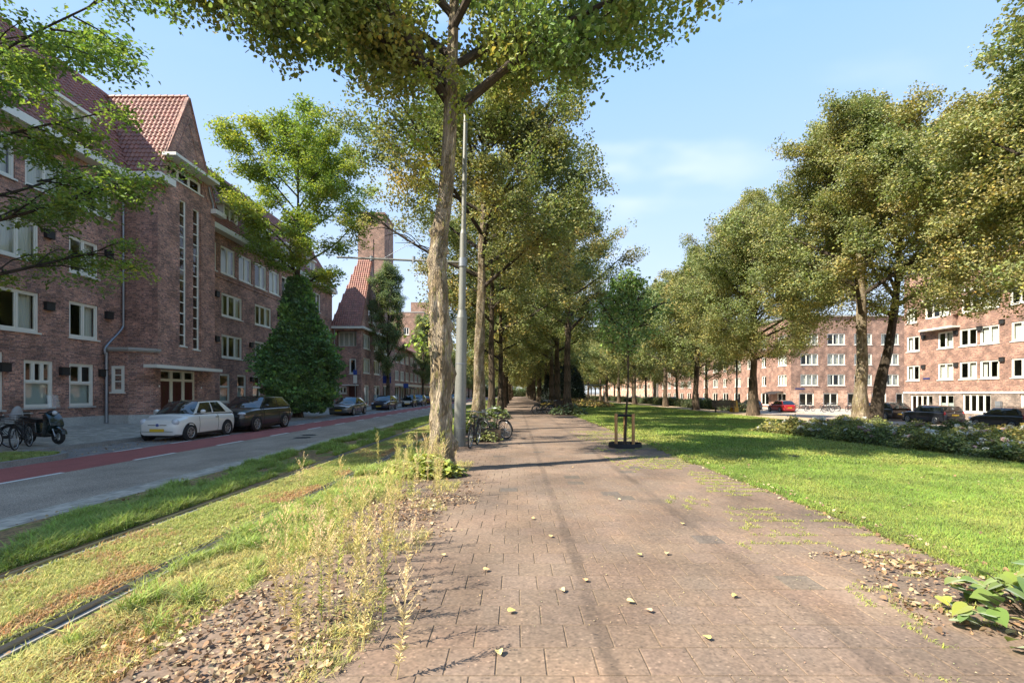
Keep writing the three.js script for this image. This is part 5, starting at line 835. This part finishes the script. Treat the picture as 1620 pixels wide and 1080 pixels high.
  part(g, 'flag_pole', rod([0, 3.2, 0], [1.5, 4.7, 0], 0.025, 0.02, 8), M.white);
  { const c = new THREE.PlaneGeometry(1.0, 1.5, 10, 8).toNonIndexed(), a = c.attributes.position; for (let i = 0; i < a.count; i++) a.setZ(i, 0.07 * Math.sin(a.getX(i) * 9)); c.computeVertexNormals(); part(g, 'cloth', c.translate(1.05, 3.6, 0), std({ color: lin(0.03, 0.05, 0.25), roughness: 0.9, side: THREE.DoubleSide })); }
  const h = thing('street_name_post', 'small dark sign post with blue plate before the shop terrace', 'sign', null, [-15.2, 0, -66]); part(h, 'post', rod([0, -0.1, 0], [0, 2.9, 0], 0.05, 0.05, 8), M.dark); part(h, 'sign_plate', bx(-0.35, 0.35, 2.3, 2.9, 0.055, 0.08), blue);
  const w = thing('timber_planter', 'low weathered timber planter box behind the steel pole', 'planter', null, [-1.0, 0, -16.6]), wm = std({ map: rep(speckle(256, [84, 70, 54], 0.5, 98), 1), roughness: 0.9 });
  for (let i = 0; i < 2; i++) { part(w, 'plank', bx(-0.45, 0.48, 0.005 + i * 0.19, 0.185 + i * 0.19, 0.3, 0.35), wm); part(w, 'plank', bx(-0.45, 0.48, 0.005 + i * 0.19, 0.185 + i * 0.19, -0.35, -0.3), wm); part(w, 'plank', bx(0.43, 0.48, 0.005 + i * 0.19, 0.185 + i * 0.19, -0.297, 0.297), wm); part(w, 'plank', bx(-0.45, -0.4, 0.005 + i * 0.19, 0.185 + i * 0.19, -0.297, 0.297), wm); }
  part(w, 'earth', bx(-0.398, 0.428, 0.0, 0.3, -0.298, 0.298), M.soil);
}

// ---------- cars ----------
function patchGeo(P, u0, u1, v0, v1, n, lift = 0) {
  const pos = [], idx = [], N = (u, v) => { const e = 0.01, a = P(Math.min(1, u + e), v).sub(P(Math.max(0, u - e), v)), b = P(u, Math.min(1, v + e)).sub(P(u, Math.max(0, v - e))); return a.cross(b).normalize(); };
  for (let j = 0; j <= n; j++) for (let i = 0; i <= n; i++) { const u = lerp(u0, u1, i / n), v = lerp(v0, v1, j / n), p = P(u, v); if (lift) p.addScaledVector(N(u, v), lift); pos.push(p.x, p.y, p.z); }
  for (let j = 0; j < n; j++) for (let i = 0; i < n; i++) { const a = j * (n + 1) + i, b = a + n + 1; idx.push(a, a + 1, b, b, a + 1, b + 1); }
  const g = new THREE.BufferGeometry(); g.setAttribute('position', new THREE.Float32BufferAttribute(pos, 3)); g.setIndex(idx); g.computeVertexNormals(); return g;
}
const bilin = (a, b, c, d, bulge, n) => (u, v) => a.clone().multiplyScalar((1 - u) * (1 - v)).addScaledVector(b, u * (1 - v)).addScaledVector(c, (1 - u) * v).addScaledVector(d, u * v).addScaledVector(n, bulge * 4 * Math.max(u * (1 - u) * 0.5, 0) + bulge * 2 * v * (1 - v) * (u * (1 - u) * 4));
const wheelGeo = new Map();
function wheelParts(r) {
  if (!wheelGeo.has(r)) {
    const prof = [[r * 0.66, -0.09], [r * 0.9, -0.1], [r * 0.985, -0.07], [r, 0], [r * 0.985, 0.07], [r * 0.9, 0.1], [r * 0.66, 0.09]].map((p) => new THREE.Vector2(...p)), sp = [];
    for (let i = 0; i < 7; i++) { const a = i / 7 * 2 * PI; sp.push(new THREE.BoxGeometry(r * 0.62, 0.03, r * 0.13).translate(r * 0.33, 0.07, 0).rotateY(a)); }
    sp.push(new THREE.TorusGeometry(r * 0.64, 0.022, 8, 28).rotateX(PI / 2).translate(0, 0.075, 0), new THREE.CylinderGeometry(r * 0.13, r * 0.15, 0.05, 14).translate(0, 0.07, 0));
    wheelGeo.set(r, { tyre: new THREE.LatheGeometry(prof, 32), rim: merge(sp), hub: new THREE.CylinderGeometry(r * 0.62, r * 0.62, 0.08, 24) });
  }
  return wheelGeo.get(r);
}
function makeCar(c, o) { // front towards +z, ground at y = 0
  const paint = phy({ color: lin(...o.col), roughness: o.rough ?? 0.32, metalness: o.metal ?? 0, clearcoat: 1, clearcoatRoughness: 0.04 });
  const L = o.L, w = o.W / 2, bot = o.bot ?? 0.2, [A, B, C, D] = o.prof, st = [[L / 2, o.nose * 0.8, 0.7, bot + 0.14], [L / 2 - 0.06, o.nose * 0.95, 0.82, bot + 0.03], [L / 2 - 0.2, o.nose, 0.92, bot], [L / 2 - 0.5, lerp(o.nose, A[1], 0.45), 0.98, bot], [lerp(L / 2, A[0], 0.65), lerp(o.nose, A[1], 0.8), 1, bot], [A[0], A[1], 1, bot], [lerp(A[0], D[0], 0.5), lerp(A[1], D[1], 0.5) + 0.01, 1, bot], [D[0] + 0.25, D[1], 0.99, bot], [D[0], D[1] - 0.01, 0.96, bot], [-L / 2 + 0.12, o.tail, 0.9, bot + 0.02], [-L / 2 + 0.03, o.tail * 0.9, 0.82, bot + 0.06], [-L / 2, o.tail * 0.78, 0.74, bot + 0.16]];
  const ring = [[0, 0, 0], [0.8, 0, 0], [0.95, 0.08, 0], [0.985, 0.3, 0], [1, 0.55, 0], [0.985, 0.74, 0], [0.95, 0.9, 0], [0.88, 0.975, 0], [0.72, 1, 0.008], [0, 1, 0.035]], pos = [], idx = [], m = ring.length * 2 - 2;
  for (const [z, top, hf, b] of st) { for (let i = 0; i < m; i++) { const k = i < ring.length ? i : m - i, s = i < ring.length ? 1 : -1, [rx, ry, ex] = ring[k]; pos.push(s * rx * hf * w, lerp(b, top, ry) + ex, z); } }
  for (let j = 0; j < st.length - 1; j++) for (let i = 0; i < m; i++) { const a = j * m + i, b = j * m + (i + 1) % m; idx.push(a, a + m, b, b, a + m, b + m); }
  for (const [j, f] of [[0, 1], [st.length - 1, -1]]) { const c0 = pos.length / 3; pos.push(0, lerp(st[j][3], st[j][1], 0.5), st[j][0]); for (let i = 0; i < m; i++) f > 0 ? idx.push(c0, j * m + i, j * m + (i + 1) % m) : idx.push(c0, j * m + (i + 1) % m, j * m + i); }
  let g = new THREE.BufferGeometry(); g.setAttribute('position', new THREE.Float32BufferAttribute(pos, 3)); g.setIndex(idx); g = toCreasedNormals(g, 0.55);
  part(c, 'body', g, paint);
  const hw = w * 0.9, rw = w * (o.roofW ?? 0.72), P = (x, q) => V(x, q[1], q[0]);
  for (const s of [-1, 1]) {
    const f = s > 0 ? bilin(P(hw, A), P(hw, D), P(rw, B), P(rw, C), 0.045, V(0.95, 0.3, 0)) : bilin(P(-hw, D), P(-hw, A), P(-rw, C), P(-rw, B), 0.045, V(-0.95, 0.3, 0));
    part(c, 'side_frame', patchGeo(f, 0, 1, 0, 1, 10), paint);
    const cut = o.cuts ?? [[0.07, 0.5], [0.54, 0.92]];
    for (const [a, b] of cut) part(c, 'side_window', s > 0 ? patchGeo(f, a, b, 0.08, 0.9, 8, 0.007) : patchGeo(f, 1 - b, 1 - a, 0.08, 0.9, 8, 0.007), M.carGlass);
    const mz = A[0] - 0.32, mir = part(c, 'mirror', new THREE.SphereGeometry(0.1, 12, 8).scale(1, 0.72, 0.7).translate(s * (w + 0.09), A[1] + 0.1, mz), paint);
    part(mir, 'mirror_arm', rod([s * (hw - 0.02), A[1] + 0.03, mz], [s * (w + 0.06), A[1] + 0.08, mz], 0.02), M.black);
    part(c, 'door_handle', bx(s * w * 0.985 - 0.02, s * w * 0.985 + 0.02, lerp(bot, A[1], 0.78), lerp(bot, A[1], 0.78) + 0.03, lerp(A[0], D[0], 0.52) - 0.09, lerp(A[0], D[0], 0.52) + 0.09), o.chrome ? M.chrome : paint);
    part(c, 'sill_trim', bx(s > 0 ? w * 0.93 : -w * 0.985, s > 0 ? w * 0.985 : -w * 0.93, bot - 0.02, bot + 0.05, -o.wb / 2 + 0.35, o.wb / 2 - 0.35), M.black);
    for (const sz of [A[0] - 0.28, lerp(A[0], D[0], 0.56), ...(o.cuts ? [] : [lerp(A[0], D[0], 0.92)])]) part(c, 'door_seam', limb([2, 3, 4, 5, 6, 7].map((k) => V(s * ring[k][0] * w * 1.002, lerp(bot, lerp(A[1], D[1], 0.5), ring[k][1]), sz)), [0.007, 0.007], 4, 10), M.black);
    part(c, 'belt_trim', rod([s * hw * 1.005, A[1] + 0.005, A[0] - 0.1], [s * hw * 1.005, D[1] + 0.005, D[0] + 0.1], 0.012, 0.012, 6), M.black);
    part(c, 'headlight', new THREE.SphereGeometry(0.13, 16, 10).scale(...(o.lamp ?? [0.95, 0.75, 0.8])).translate(s * w * 0.72, o.nose * 0.87, L / 2 - 0.1), M.lampGlass);
    part(c, 'tail_light', new THREE.SphereGeometry(0.12, 12, 8).scale(0.7, o.tl ?? 1.2, 0.7).translate(s * w * 0.8, o.tail * 0.88, -L / 2 + 0.12), M.tail);
    for (const z of [o.wb / 2 + (o.wo ?? 0), -o.wb / 2 + (o.wo ?? 0)]) {
      const q = wheelParts(o.wr), wh = part(c, 'wheel', q.tyre, M.rubber); wh.rotation.z = -s * PI / 2; wh.position.set(s * (w - 0.07), o.wr, z);
      part(wh, 'rim', q.rim, M.alloy); part(wh, 'hub', q.hub, M.black);
      part(c, 'wheel_arch', [new THREE.CylinderGeometry(o.wr * 1.12, o.wr * 1.12, 0.1, 32).rotateZ(PI / 2).translate(s * (w * 0.995 - 0.05), o.wr + 0.02, z), new THREE.TorusGeometry(o.wr * 1.13, 0.022, 8, 32).rotateY(PI / 2).translate(s * (w * 0.985), o.wr + 0.02, z)], o.arch ?? M.black);
    }
  }
  part(c, 'roof', patchGeo(bilin(P(-rw, B), P(rw, B), P(-rw, C), P(rw, C), 0.06, V(0, 1, 0)), 0, 1, 0, 1, 10), o.roof ?? paint);
  part(c, 'windscreen', patchGeo(bilin(P(-hw, A), P(hw, A), P(-rw, B), P(rw, B), 0.07, V(0, 0.6, 0.8)), 0, 1, 0, 1, 10), M.carGlass);
  part(c, 'rear_window', patchGeo(bilin(P(hw, D), P(-hw, D), P(rw, C), P(-rw, C), 0.06, V(0, 0.5, -0.85)), 0, 1, 0, 1, 10), M.carGlass);
  part(c, 'grille', [new THREE.BoxGeometry(w * (o.gr ?? 0.9), o.gh ?? 0.14, 0.1).translate(0, o.gy ?? o.nose * 0.62, L / 2 - 0.03), new THREE.BoxGeometry(w * 1.3, 0.09, 0.12).translate(0, bot + 0.12, L / 2 - 0.1)], M.black);
  part(c, 'number_plate', bx(-0.26, 0.26, (o.py ?? 0.42) - 0.055, (o.py ?? 0.42) + 0.055, L / 2 + 0.025, L / 2 + 0.045), M.plate);
  part(c, 'rear_number_plate', bx(-0.26, 0.26, (o.rpy ?? 0.6) - 0.055, (o.rpy ?? 0.6) + 0.055, -L / 2 - 0.03, -L / 2 - 0.008), M.plate);
  part(c, 'underbody', bx(-w * 0.8, w * 0.8, 0.14, bot + 0.1, -L / 2 + 0.35, L / 2 - 0.35), M.black);
  return c;
}
const K = {
  small: { L: 3.55, W: 1.62, nose: 0.82, tail: 0.92, prof: [[0.92, 0.98], [0.38, 1.44], [-0.95, 1.47], [-1.66, 0.95]], wb: 2.3, wr: 0.3, wo: 0.02, lamp: [1, 1, 0.75], gr: 0.01, gh: 0.01, cuts: [[0.06, 0.42], [0.46, 0.8]], roofW: 0.7, chrome: true },
  suv: { L: 4.5, W: 1.86, nose: 0.98, tail: 1.05, prof: [[0.95, 1.08], [0.25, 1.6], [-1.55, 1.58], [-2.1, 1.1]], wb: 2.68, wr: 0.36, bot: 0.26, lamp: [1.5, 0.6, 0.8], gr: 1.3, gh: 0.2 },
  sedan: { L: 4.55, W: 1.8, nose: 0.75, tail: 0.96, prof: [[0.75, 0.92], [0.05, 1.4], [-1.05, 1.38], [-1.75, 0.98]], wb: 2.76, wr: 0.32, lamp: [1.5, 0.6, 0.8], gr: 0.65, gh: 0.15 },
  wagon: { L: 4.4, W: 1.78, nose: 0.8, tail: 0.98, prof: [[0.85, 0.98], [0.2, 1.48], [-1.7, 1.44], [-2.08, 1.0]], wb: 2.6, wr: 0.32, lamp: [1.4, 0.65, 0.8], gr: 1.1, gh: 0.12 },
  hatch: { L: 3.95, W: 1.7, nose: 0.76, tail: 0.98, prof: [[0.85, 0.95], [0.2, 1.45], [-1.4, 1.44], [-1.88, 0.98]], wb: 2.47, wr: 0.31, lamp: [1.3, 0.8, 0.8], gr: 0.9, gh: 0.1 },
  micro: { L: 2.4, W: 1.4, nose: 0.8, tail: 0.9, prof: [[0.85, 0.85], [0.25, 1.5], [-0.75, 1.5], [-1.1, 0.9]], wb: 1.7, wr: 0.26, lamp: [0.8, 0.8, 0.8], gr: 0.4, gh: 0.08, roofW: 0.78 },
};
function car(kind, label, x, y, d, turn, col, extra = {}) { return makeCar(thing('parked_car', label, 'car', null, [x, y, -d], turn), { ...K[kind], col, ...extra }); }
const darkRoof = phy({ color: lin(0.02, 0.02, 0.02), roughness: 0.1, clearcoat: 1 });
{
  const f = car('small', 'small white retro hatchback with dark roof parked before the entrance', -13.1, -0.15, 19.2, 0, [0.74, 0.72, 0.66], { roof: darkRoof, arch: M.rubber });
  part(f, 'bonnet_bar', [bx(-0.34, -0.08, 0.6, 0.625, 1.755, 1.79), bx(0.08, 0.34, 0.6, 0.625, 1.755, 1.79)], M.chrome); part(f, 'badge', new THREE.CylinderGeometry(0.055, 0.055, 0.03, 18).rotateX(PI / 2).translate(0, 0.61, 1.78), std({ color: lin(0.08, 0.1, 0.25), roughness: 0.3 }));
  for (const s of [-1, 1]) part(f, 'fog_lamp', new THREE.SphereGeometry(0.06, 12, 8).translate(s * 0.5, 0.5, 1.62), M.lampGlass);
  part(f, 'bumper_trim', bx(-0.55, 0.55, 0.36, 0.38, 1.755, 1.775), M.chrome);
}
car('suv', 'glossy black sport utility car parked behind the small white hatchback', -12.95, -0.15, 23.5, 0, [0.018, 0.018, 0.018]);
car('sedan', 'grey metallic sedan parked beyond the ivy clad ash', -13.75, -0.15, 39.2, 0, [0.2, 0.2, 0.19], { metal: 0.5 });
car('wagon', 'dark blue estate car parked before the corner block', -13.9, -0.15, 50.5, 0, [0.015, 0.018, 0.035]);
car('micro', 'tiny black microcar with white front panel', -13.5, -0.15, 60.5, 0, [0.02, 0.02, 0.02]);
{ const m = scene.children[scene.children.length - 1]; part(m, 'front_panel', [new THREE.BoxGeometry(0.75, 0.34, 0.05).translate(0, 0.62, 1.205)], M.white); }
car('hatch', 'dark slate hatchback parked behind the microcar', -13.6, -0.15, 66.5, 0, [0.04, 0.05, 0.07]);
const farc = car('hatch', 'small teal hatchback parked far along the shaded street', -13.4, -0.15, 92, 0, [0.03, 0.12, 0.15]);
for (const [d, k, col, lab] of [[99, 'wagon', [0.5, 0.5, 0.5], 'silver estate car parked behind the teal hatchback'], [105.5, 'hatch', [0.6, 0.6, 0.58], 'white hatchback parked far along the shaded street'], [113, 'suv', [0.1, 0.1, 0.11], 'charcoal car parked at the far end of the shaded street'], [75, 'hatch', [0.2, 0.03, 0.03], 'dark red hatchback parked before the shop terrace'], [83, 'sedan', [0.12, 0.12, 0.13], 'charcoal sedan parked before the shop terrace']]) car(k, lab, -13.5, -0.15, d, 0, col);
// lower street
car('wagon', 'black estate car with round red tail lights beyond the rose bed', 34, -0.85, 39, PI, [0.012, 0.013, 0.018], { L: 4.25, nose: 0.85, tl: 1.3, rpy: 0.75, prof: [[0.85, 1.0], [0.45, 1.46], [-1.75, 1.42], [-2.02, 1.0]] });
car('hatch', 'black hatchback with roof bars beyond the rose bed', 34, -0.85, 33.1, PI, [0.012, 0.014, 0.016], { tl: 1.6 });
{ const m = scene.children[scene.children.length - 1]; part(m, 'roof_bars', [bx(-0.65, 0.65, 1.53, 1.56, 0.0, 0.06), bx(-0.65, 0.65, 1.53, 1.56, -0.8, -0.74)], M.black); }
car('suv', 'dark brown tall car parked ahead of the black estate', 34.1, -0.85, 44.2, PI, [0.03, 0.022, 0.02], { L: 3.9 });
car('hatch', 'bright red hatchback parked beside the side street corner', 37.0, -0.85, 50.3, PI * 0.9, [0.4, 0.015, 0.02]);
for (const [x, d, k, col, lab] of [[27.5, 76, 'hatch', [0.015, 0.02, 0.03], 'black hatchback parked under the lower street lindens'], [27.5, 83, 'sedan', [0.03, 0.035, 0.05], 'navy sedan parked under the lower street lindens'], [27.5, 97, 'wagon', [0.2, 0.2, 0.2], 'grey estate car parked further along the lower street'], [34.5, 62, 'hatch', [0.4, 0.02, 0.02], 'red hatchback parked before the corner building'], [27.5, 112, 'hatch', [0.5, 0.5, 0.5], 'silver hatchback far along the lower street'], [34.5, 105, 'suv', [0.06, 0.02, 0.03], 'maroon car far along the lower street']]) car(k, lab, x, -0.85, d, PI, col);

{ const R = rng(19); for (let i = 0; i < 9; i++) { const k = ['hatch', 'wagon', 'suv'][i % 3], c = [[0.02, 0.02, 0.025], [0.12, 0.12, 0.13], [0.03, 0.04, 0.08], [0.4, 0.4, 0.4]][i % 4], t = car(k, 'parked car seen between trunks along the lower street', i % 2 ? 27.6 : 34.5, -0.85, (i % 2 ? 66 : 70) + i * 8.5 + R() * 2, PI, c); t.userData.group = 'cars parked along the lower street'; } }
// ---------- bicycles and scooter ----------
function makeBike(t, o = {}) { // along x, front at +x, standing on y = 0
  const fm = o.mat ?? M.black, r = 0.34, wb = 0.55, tyre = new THREE.TorusGeometry(r - 0.018, 0.02, 8, 36), rim = new THREE.TorusGeometry(r - 0.045, 0.012, 6, 36), sp = [];
  for (let i = 0; i < 14; i++) { const a = i / 14 * 2 * PI; sp.push(rod([0, 0, 0.03 * (i % 2 ? 1 : -1)], [Math.cos(a) * (r - 0.045), Math.sin(a) * (r - 0.045), 0], 0.0025, 0.0025, 4)); }
  for (const x of [-wb, wb]) { const w = part(t, 'wheel', tyre, o.tyre ?? M.rubber); w.position.set(x, r, 0); part(w, 'rim', rim, o.white ? M.white : M.alloy); part(w, 'spokes', [...sp, rod([0, 0, -0.05], [0, 0, 0.05], 0.02)], M.alloy); }
  const bb = [-0.08, 0.3, 0], seat = [-0.24, 0.78, 0], head = [0.36, 0.86, 0], hl = [0.4, 0.66, 0];
  part(t, 'frame', [rod(bb, seat, 0.018), rod(bb, hl, 0.02), rod([-0.2, 0.66, 0], o.step ? [0.1, 0.42, 0] : head, 0.016), rod(head, hl, 0.02), ...[-0.05, 0.05].flatMap((z) => [rod([-wb, r, z], bb, 0.01), rod([-wb, r, z], [-0.21, 0.7, z * 0.4], 0.009), rod(hl, [wb, r, z], 0.012)])], fm);
  part(t, 'handlebar', [rod(head, [0.33, 1.02, 0], 0.014), limb([V(0.16, 1.05, -0.3), V(0.32, 1.06, -0.2), V(0.36, 1.04, 0), V(0.32, 1.06, 0.2), V(0.16, 1.05, 0.3)], [0.012, 0.012], 8, 16), rod([0.2, 1.05, -0.29], [0.08, 1.045, -0.31], 0.018), rod([0.2, 1.05, 0.29], [0.08, 1.045, 0.31], 0.018)], M.alloy);
  part(t, 'saddle', [new THREE.SphereGeometry(0.13, 14, 10).scale(1, 0.35, 0.75).translate(-0.3, 0.93, 0), new THREE.SphereGeometry(0.06, 10, 8).scale(2, 0.5, 0.7).translate(-0.16, 0.94, 0), rod(seat, [-0.27, 0.9, 0], 0.014)], M.black);
  const fender = (x, a0, a1) => limb(Array.from({ length: 9 }, (_, i) => { const a = lerp(a0, a1, i / 8); return V(x + Math.cos(a) * (r + 0.025), r + Math.sin(a) * (r + 0.025), 0); }), [0.022, 0.022], 6, 16);
  part(t, 'mudguard', [fender(-wb, 0.6, 3.3), fender(wb, 0.4, 2.6)], fm);
  part(t, 'rear_rack', [bx(-0.82, -0.32, 0.72, 0.735, -0.07, -0.05), bx(-0.82, -0.32, 0.72, 0.735, 0.05, 0.07), bx(-0.8, -0.78, 0.72, 0.736, -0.05, 0.05), rod([-wb, r, 0.06], [-0.7, 0.72, 0.06], 0.006), rod([-wb, r, -0.06], [-0.7, 0.72, -0.06], 0.006)], M.black);
  part(t, 'chain_guard', new THREE.BoxGeometry(0.5, 0.09, 0.03).translate(-0.3, 0.32, 0.05), fm);
  part(t, 'pedals', [rod([-0.08, 0.3, -0.06], [0.05, 0.2, -0.06], 0.01), rod([-0.08, 0.3, 0.06], [-0.2, 0.4, 0.06], 0.01), bx(0.0, 0.1, 0.18, 0.2, -0.16, -0.07), bx(-0.25, -0.15, 0.39, 0.41, 0.07, 0.16)], M.black);
  if (o.crate) part(t, 'crate', [bx(0.3, 0.34, 0.78, 1.08, -0.2, 0.2), bx(0.76, 0.8, 0.78, 1.08, -0.2, 0.2), bx(0.34, 0.76, 0.78, 1.08, -0.2, -0.17), bx(0.34, 0.76, 0.78, 1.08, 0.17, 0.2), bx(0.34, 0.76, 0.78, 0.81, -0.17, 0.17)], M.black);
  if (o.basket) { const b = []; for (let i = 0; i < 6; i++) { const y = 0.78 + i * 0.05; b.push(bx(0.46, 0.8, y, y + 0.008, -0.19, -0.182), bx(0.46, 0.8, y, y + 0.008, 0.182, 0.19), bx(0.79, 0.8, y, y + 0.008, -0.18, 0.18), bx(0.46, 0.47, y, y + 0.008, -0.18, 0.18)); } for (let i = 0; i < 6; i++) b.push(bx(0.48 + i * 0.06, 0.486 + i * 0.06, 0.78, 1.04, -0.196, -0.19), bx(0.48 + i * 0.06, 0.486 + i * 0.06, 0.78, 1.04, 0.19, 0.196)); b.push(bx(0.46, 0.8, 0.772, 0.78, -0.19, 0.19)); part(t, 'wire_basket', b, M.dark); }
  if (o.child) part(t, 'child_seat', [new THREE.SphereGeometry(0.26, 14, 10, 0, 2 * PI, 0, PI / 2).scale(0.45, 1.5, 0.75).rotateZ(0.15).translate(-0.72, 0.9, 0), bx(-0.75, -0.42, 0.84, 0.92, -0.15, 0.15)], std({ color: lin(0.3, 0.3, 0.3), roughness: 0.6 }));
  return t;
}
const bike = (label, x, d, turn, o, group, y) => { const t = makeBike(thing('bicycle', label, 'bicycle', group, [x, y ?? gy(x), -d], turn), o); t.rotation.z = 0; if (o.tilt) t.rotateX(o.tilt); return t; };
bike('black bicycle with white rimmed wheels standing at the end of the verge', -15.95, 13.9, 0.15, { white: true, crate: false, tilt: 0.06 }, null, -0.04);
bike('black bicycle with child seat and front crate beside the scooter', -16.05, 14.6, PI + 0.1, { child: true, crate: true, tilt: -0.05 }, null, -0.04);
bike('bicycle with wire front basket leaning between scooter and verge', -14.95, 14.45, -1.05, { basket: true, tilt: 0.06 }, null, -0.04);
{
  const s = thing('motor_scooter', 'dark green motor scooter with windscreen parked beside the bicycles', 'scooter', null, [-15.55, -0.03, -15.7], -0.2), gm = phy({ color: lin(0.008, 0.018, 0.017), roughness: 0.25, clearcoat: 1 });
  for (const x of [-0.6, 0.62]) { const w = part(s, 'wheel', new THREE.TorusGeometry(0.19, 0.062, 12, 28), M.rubber); w.position.set(x, 0.25, 0); part(w, 'rim', [new THREE.CylinderGeometry(0.14, 0.14, 0.06, 20, 1, true).rotateX(PI / 2), ...[0, 1, 2, 3, 4].map((i) => new THREE.BoxGeometry(0.13, 0.035, 0.03).translate(0.07, 0, 0.02).rotateZ(i * 1.257))], M.alloy); }
  const sh = (pts, dep) => { const g = new THREE.ExtrudeGeometry(new THREE.Shape(pts.map((p) => new THREE.Vector2(...p))), { depth: dep - 0.06, bevelEnabled: true, bevelSize: 0.03, bevelThickness: 0.03, bevelSegments: 3 }); return toCreasedNormals(g.translate(0, 0, -dep / 2 + 0.03), 0.7); };
  part(s, 'rear_body', sh([[-0.95, 0.52], [-0.9, 0.72], [-0.55, 0.74], [-0.15, 0.68], [-0.1, 0.36], [-0.35, 0.3], [-0.6, 0.42]], 0.34), gm);
  part(s, 'floorboard', sh([[-0.2, 0.28], [0.25, 0.26], [0.32, 0.32], [-0.15, 0.36]], 0.36), M.black);
  part(s, 'leg_shield', sh([[0.22, 0.28], [0.36, 0.34], [0.56, 0.62], [0.5, 0.82], [0.36, 0.98], [0.28, 0.96], [0.3, 0.7]], 0.42), gm);
  part(s, 'front_mudguard', sh([[0.42, 0.46], [0.62, 0.54], [0.84, 0.44], [0.88, 0.36], [0.62, 0.48]], 0.16), gm);
  part(s, 'fork', [rod([0.46, 0.6, 0.09], [0.62, 0.25, 0.09], 0.022), rod([0.46, 0.6, -0.09], [0.62, 0.25, -0.09], 0.022)], M.alloy);
  part(s, 'seat', sh([[-0.88, 0.77], [-0.5, 0.83], [-0.12, 0.78], [-0.14, 0.72], [-0.86, 0.73]], 0.28), M.black);
  part(s, 'handlebar', [rod([0.28, 1.02, -0.32], [0.34, 1.03, 0], 0.022), rod([0.28, 1.02, 0.32], [0.34, 1.03, 0], 0.022), new THREE.SphereGeometry(0.12, 12, 10).scale(1, 0.7, 1.3).translate(0.36, 1.02, 0)], M.black);
  part(s, 'headlight', new THREE.SphereGeometry(0.075, 12, 10).translate(0.46, 1.02, 0), M.lampGlass); part(s, 'indicator', new THREE.SphereGeometry(0.05, 10, 8).scale(1, 1.5, 0.6).translate(0.47, 0.68, 0.17), M.lampGlass);
  const wsg = new THREE.CylinderGeometry(0.5, 0.5, 0.42, 12, 1, true, 1.2, 0.75).rotateZ(0.25).translate(-0.06, 1.28, 0); part(s, 'windscreen', wsg, phy({ color: lin(0.9, 0.92, 0.92), roughness: 0.05, transmission: 0.8, thickness: 0 }));
  part(s, 'top_case', bx(-1.1, -0.8, 0.84, 1.05, -0.16, 0.16), M.black); part(s, 'stand', rod([-0.25, 0.3, 0.12], [-0.28, 0.0, 0.2], 0.014), M.dark);
}
bike('black city bicycle leaning on the steel tram pole', -1.3, 14.7, 1.45, { tilt: 0.1 }, null, 0.0);
bike('dark bicycle leaning against the timber planter', -0.75, 17.4, 2.4, { tilt: -0.16 }, null, 0.0);
for (const [x, d, a, lab] of [[2.1, 36.6, 0.2, 'black bicycle parked at the linden foot on the lawn edge'], [2.9, 37.0, -0.3, 'bicycle with crate parked between path and linden'], [2.4, 38.2, 0.5, 'bicycle parked behind the one with the crate']]) bike(lab, x, d, a, { crate: a < 0, basket: a > 0.4, tilt: 0.06 }, null, 0);
{ const R = rng(7), src = bike('bicycle parked in the crowd before the corner building', 37, 60, 0.3, {}, 'bicycles before the corner building', -0.72), red = bike('red bicycle standing among the bicycles before the corner building', 41.8, 57.4, 0.1, { mat: std({ color: lin(0.5, 0.03, 0.03), roughness: 0.4 }) }, null, -0.72);
  for (let i = 0; i < 14; i++) { const c = copyOf(src); c.position.set(37.4 + i * 0.75, -0.72, -(57 + 7 * R())); c.rotation.y = R() * 3; } 
  for (let i = 0; i < 8; i++) { const c = copyOf(src, 'bicycle parked beside the lower street trees'); c.userData.group = 'bicycles beside the lower street'; c.position.set(20.6 + R() * 2, gy(21.5), -(48 + i * 4)); c.rotation.y = R() * 3; } }
{ // dark torn bag on the lawn
  const [x, d] = at(1255, 725), g = new THREE.IcosahedronGeometry(0.11, 2), p = g.attributes.position; for (let i = 0; i < p.count; i++) { const k = 0.7 + 0.6 * wnoise(p.getX(i) * 14, p.getZ(i) * 14 + p.getY(i) * 9, 2, 3); p.setXYZ(i, p.getX(i) * k * 1.3, p.getY(i) * 0.28 * k, p.getZ(i) * k * 0.6); } g.computeVertexNormals();
  const m = part(scene, 'dark_scrap', g, M.black); m.position.set(x, 0.05, -d); tag(m, 'small dark scrap lying on the sunny lawn', 'litter'); }

renderer.render(scene, camera);
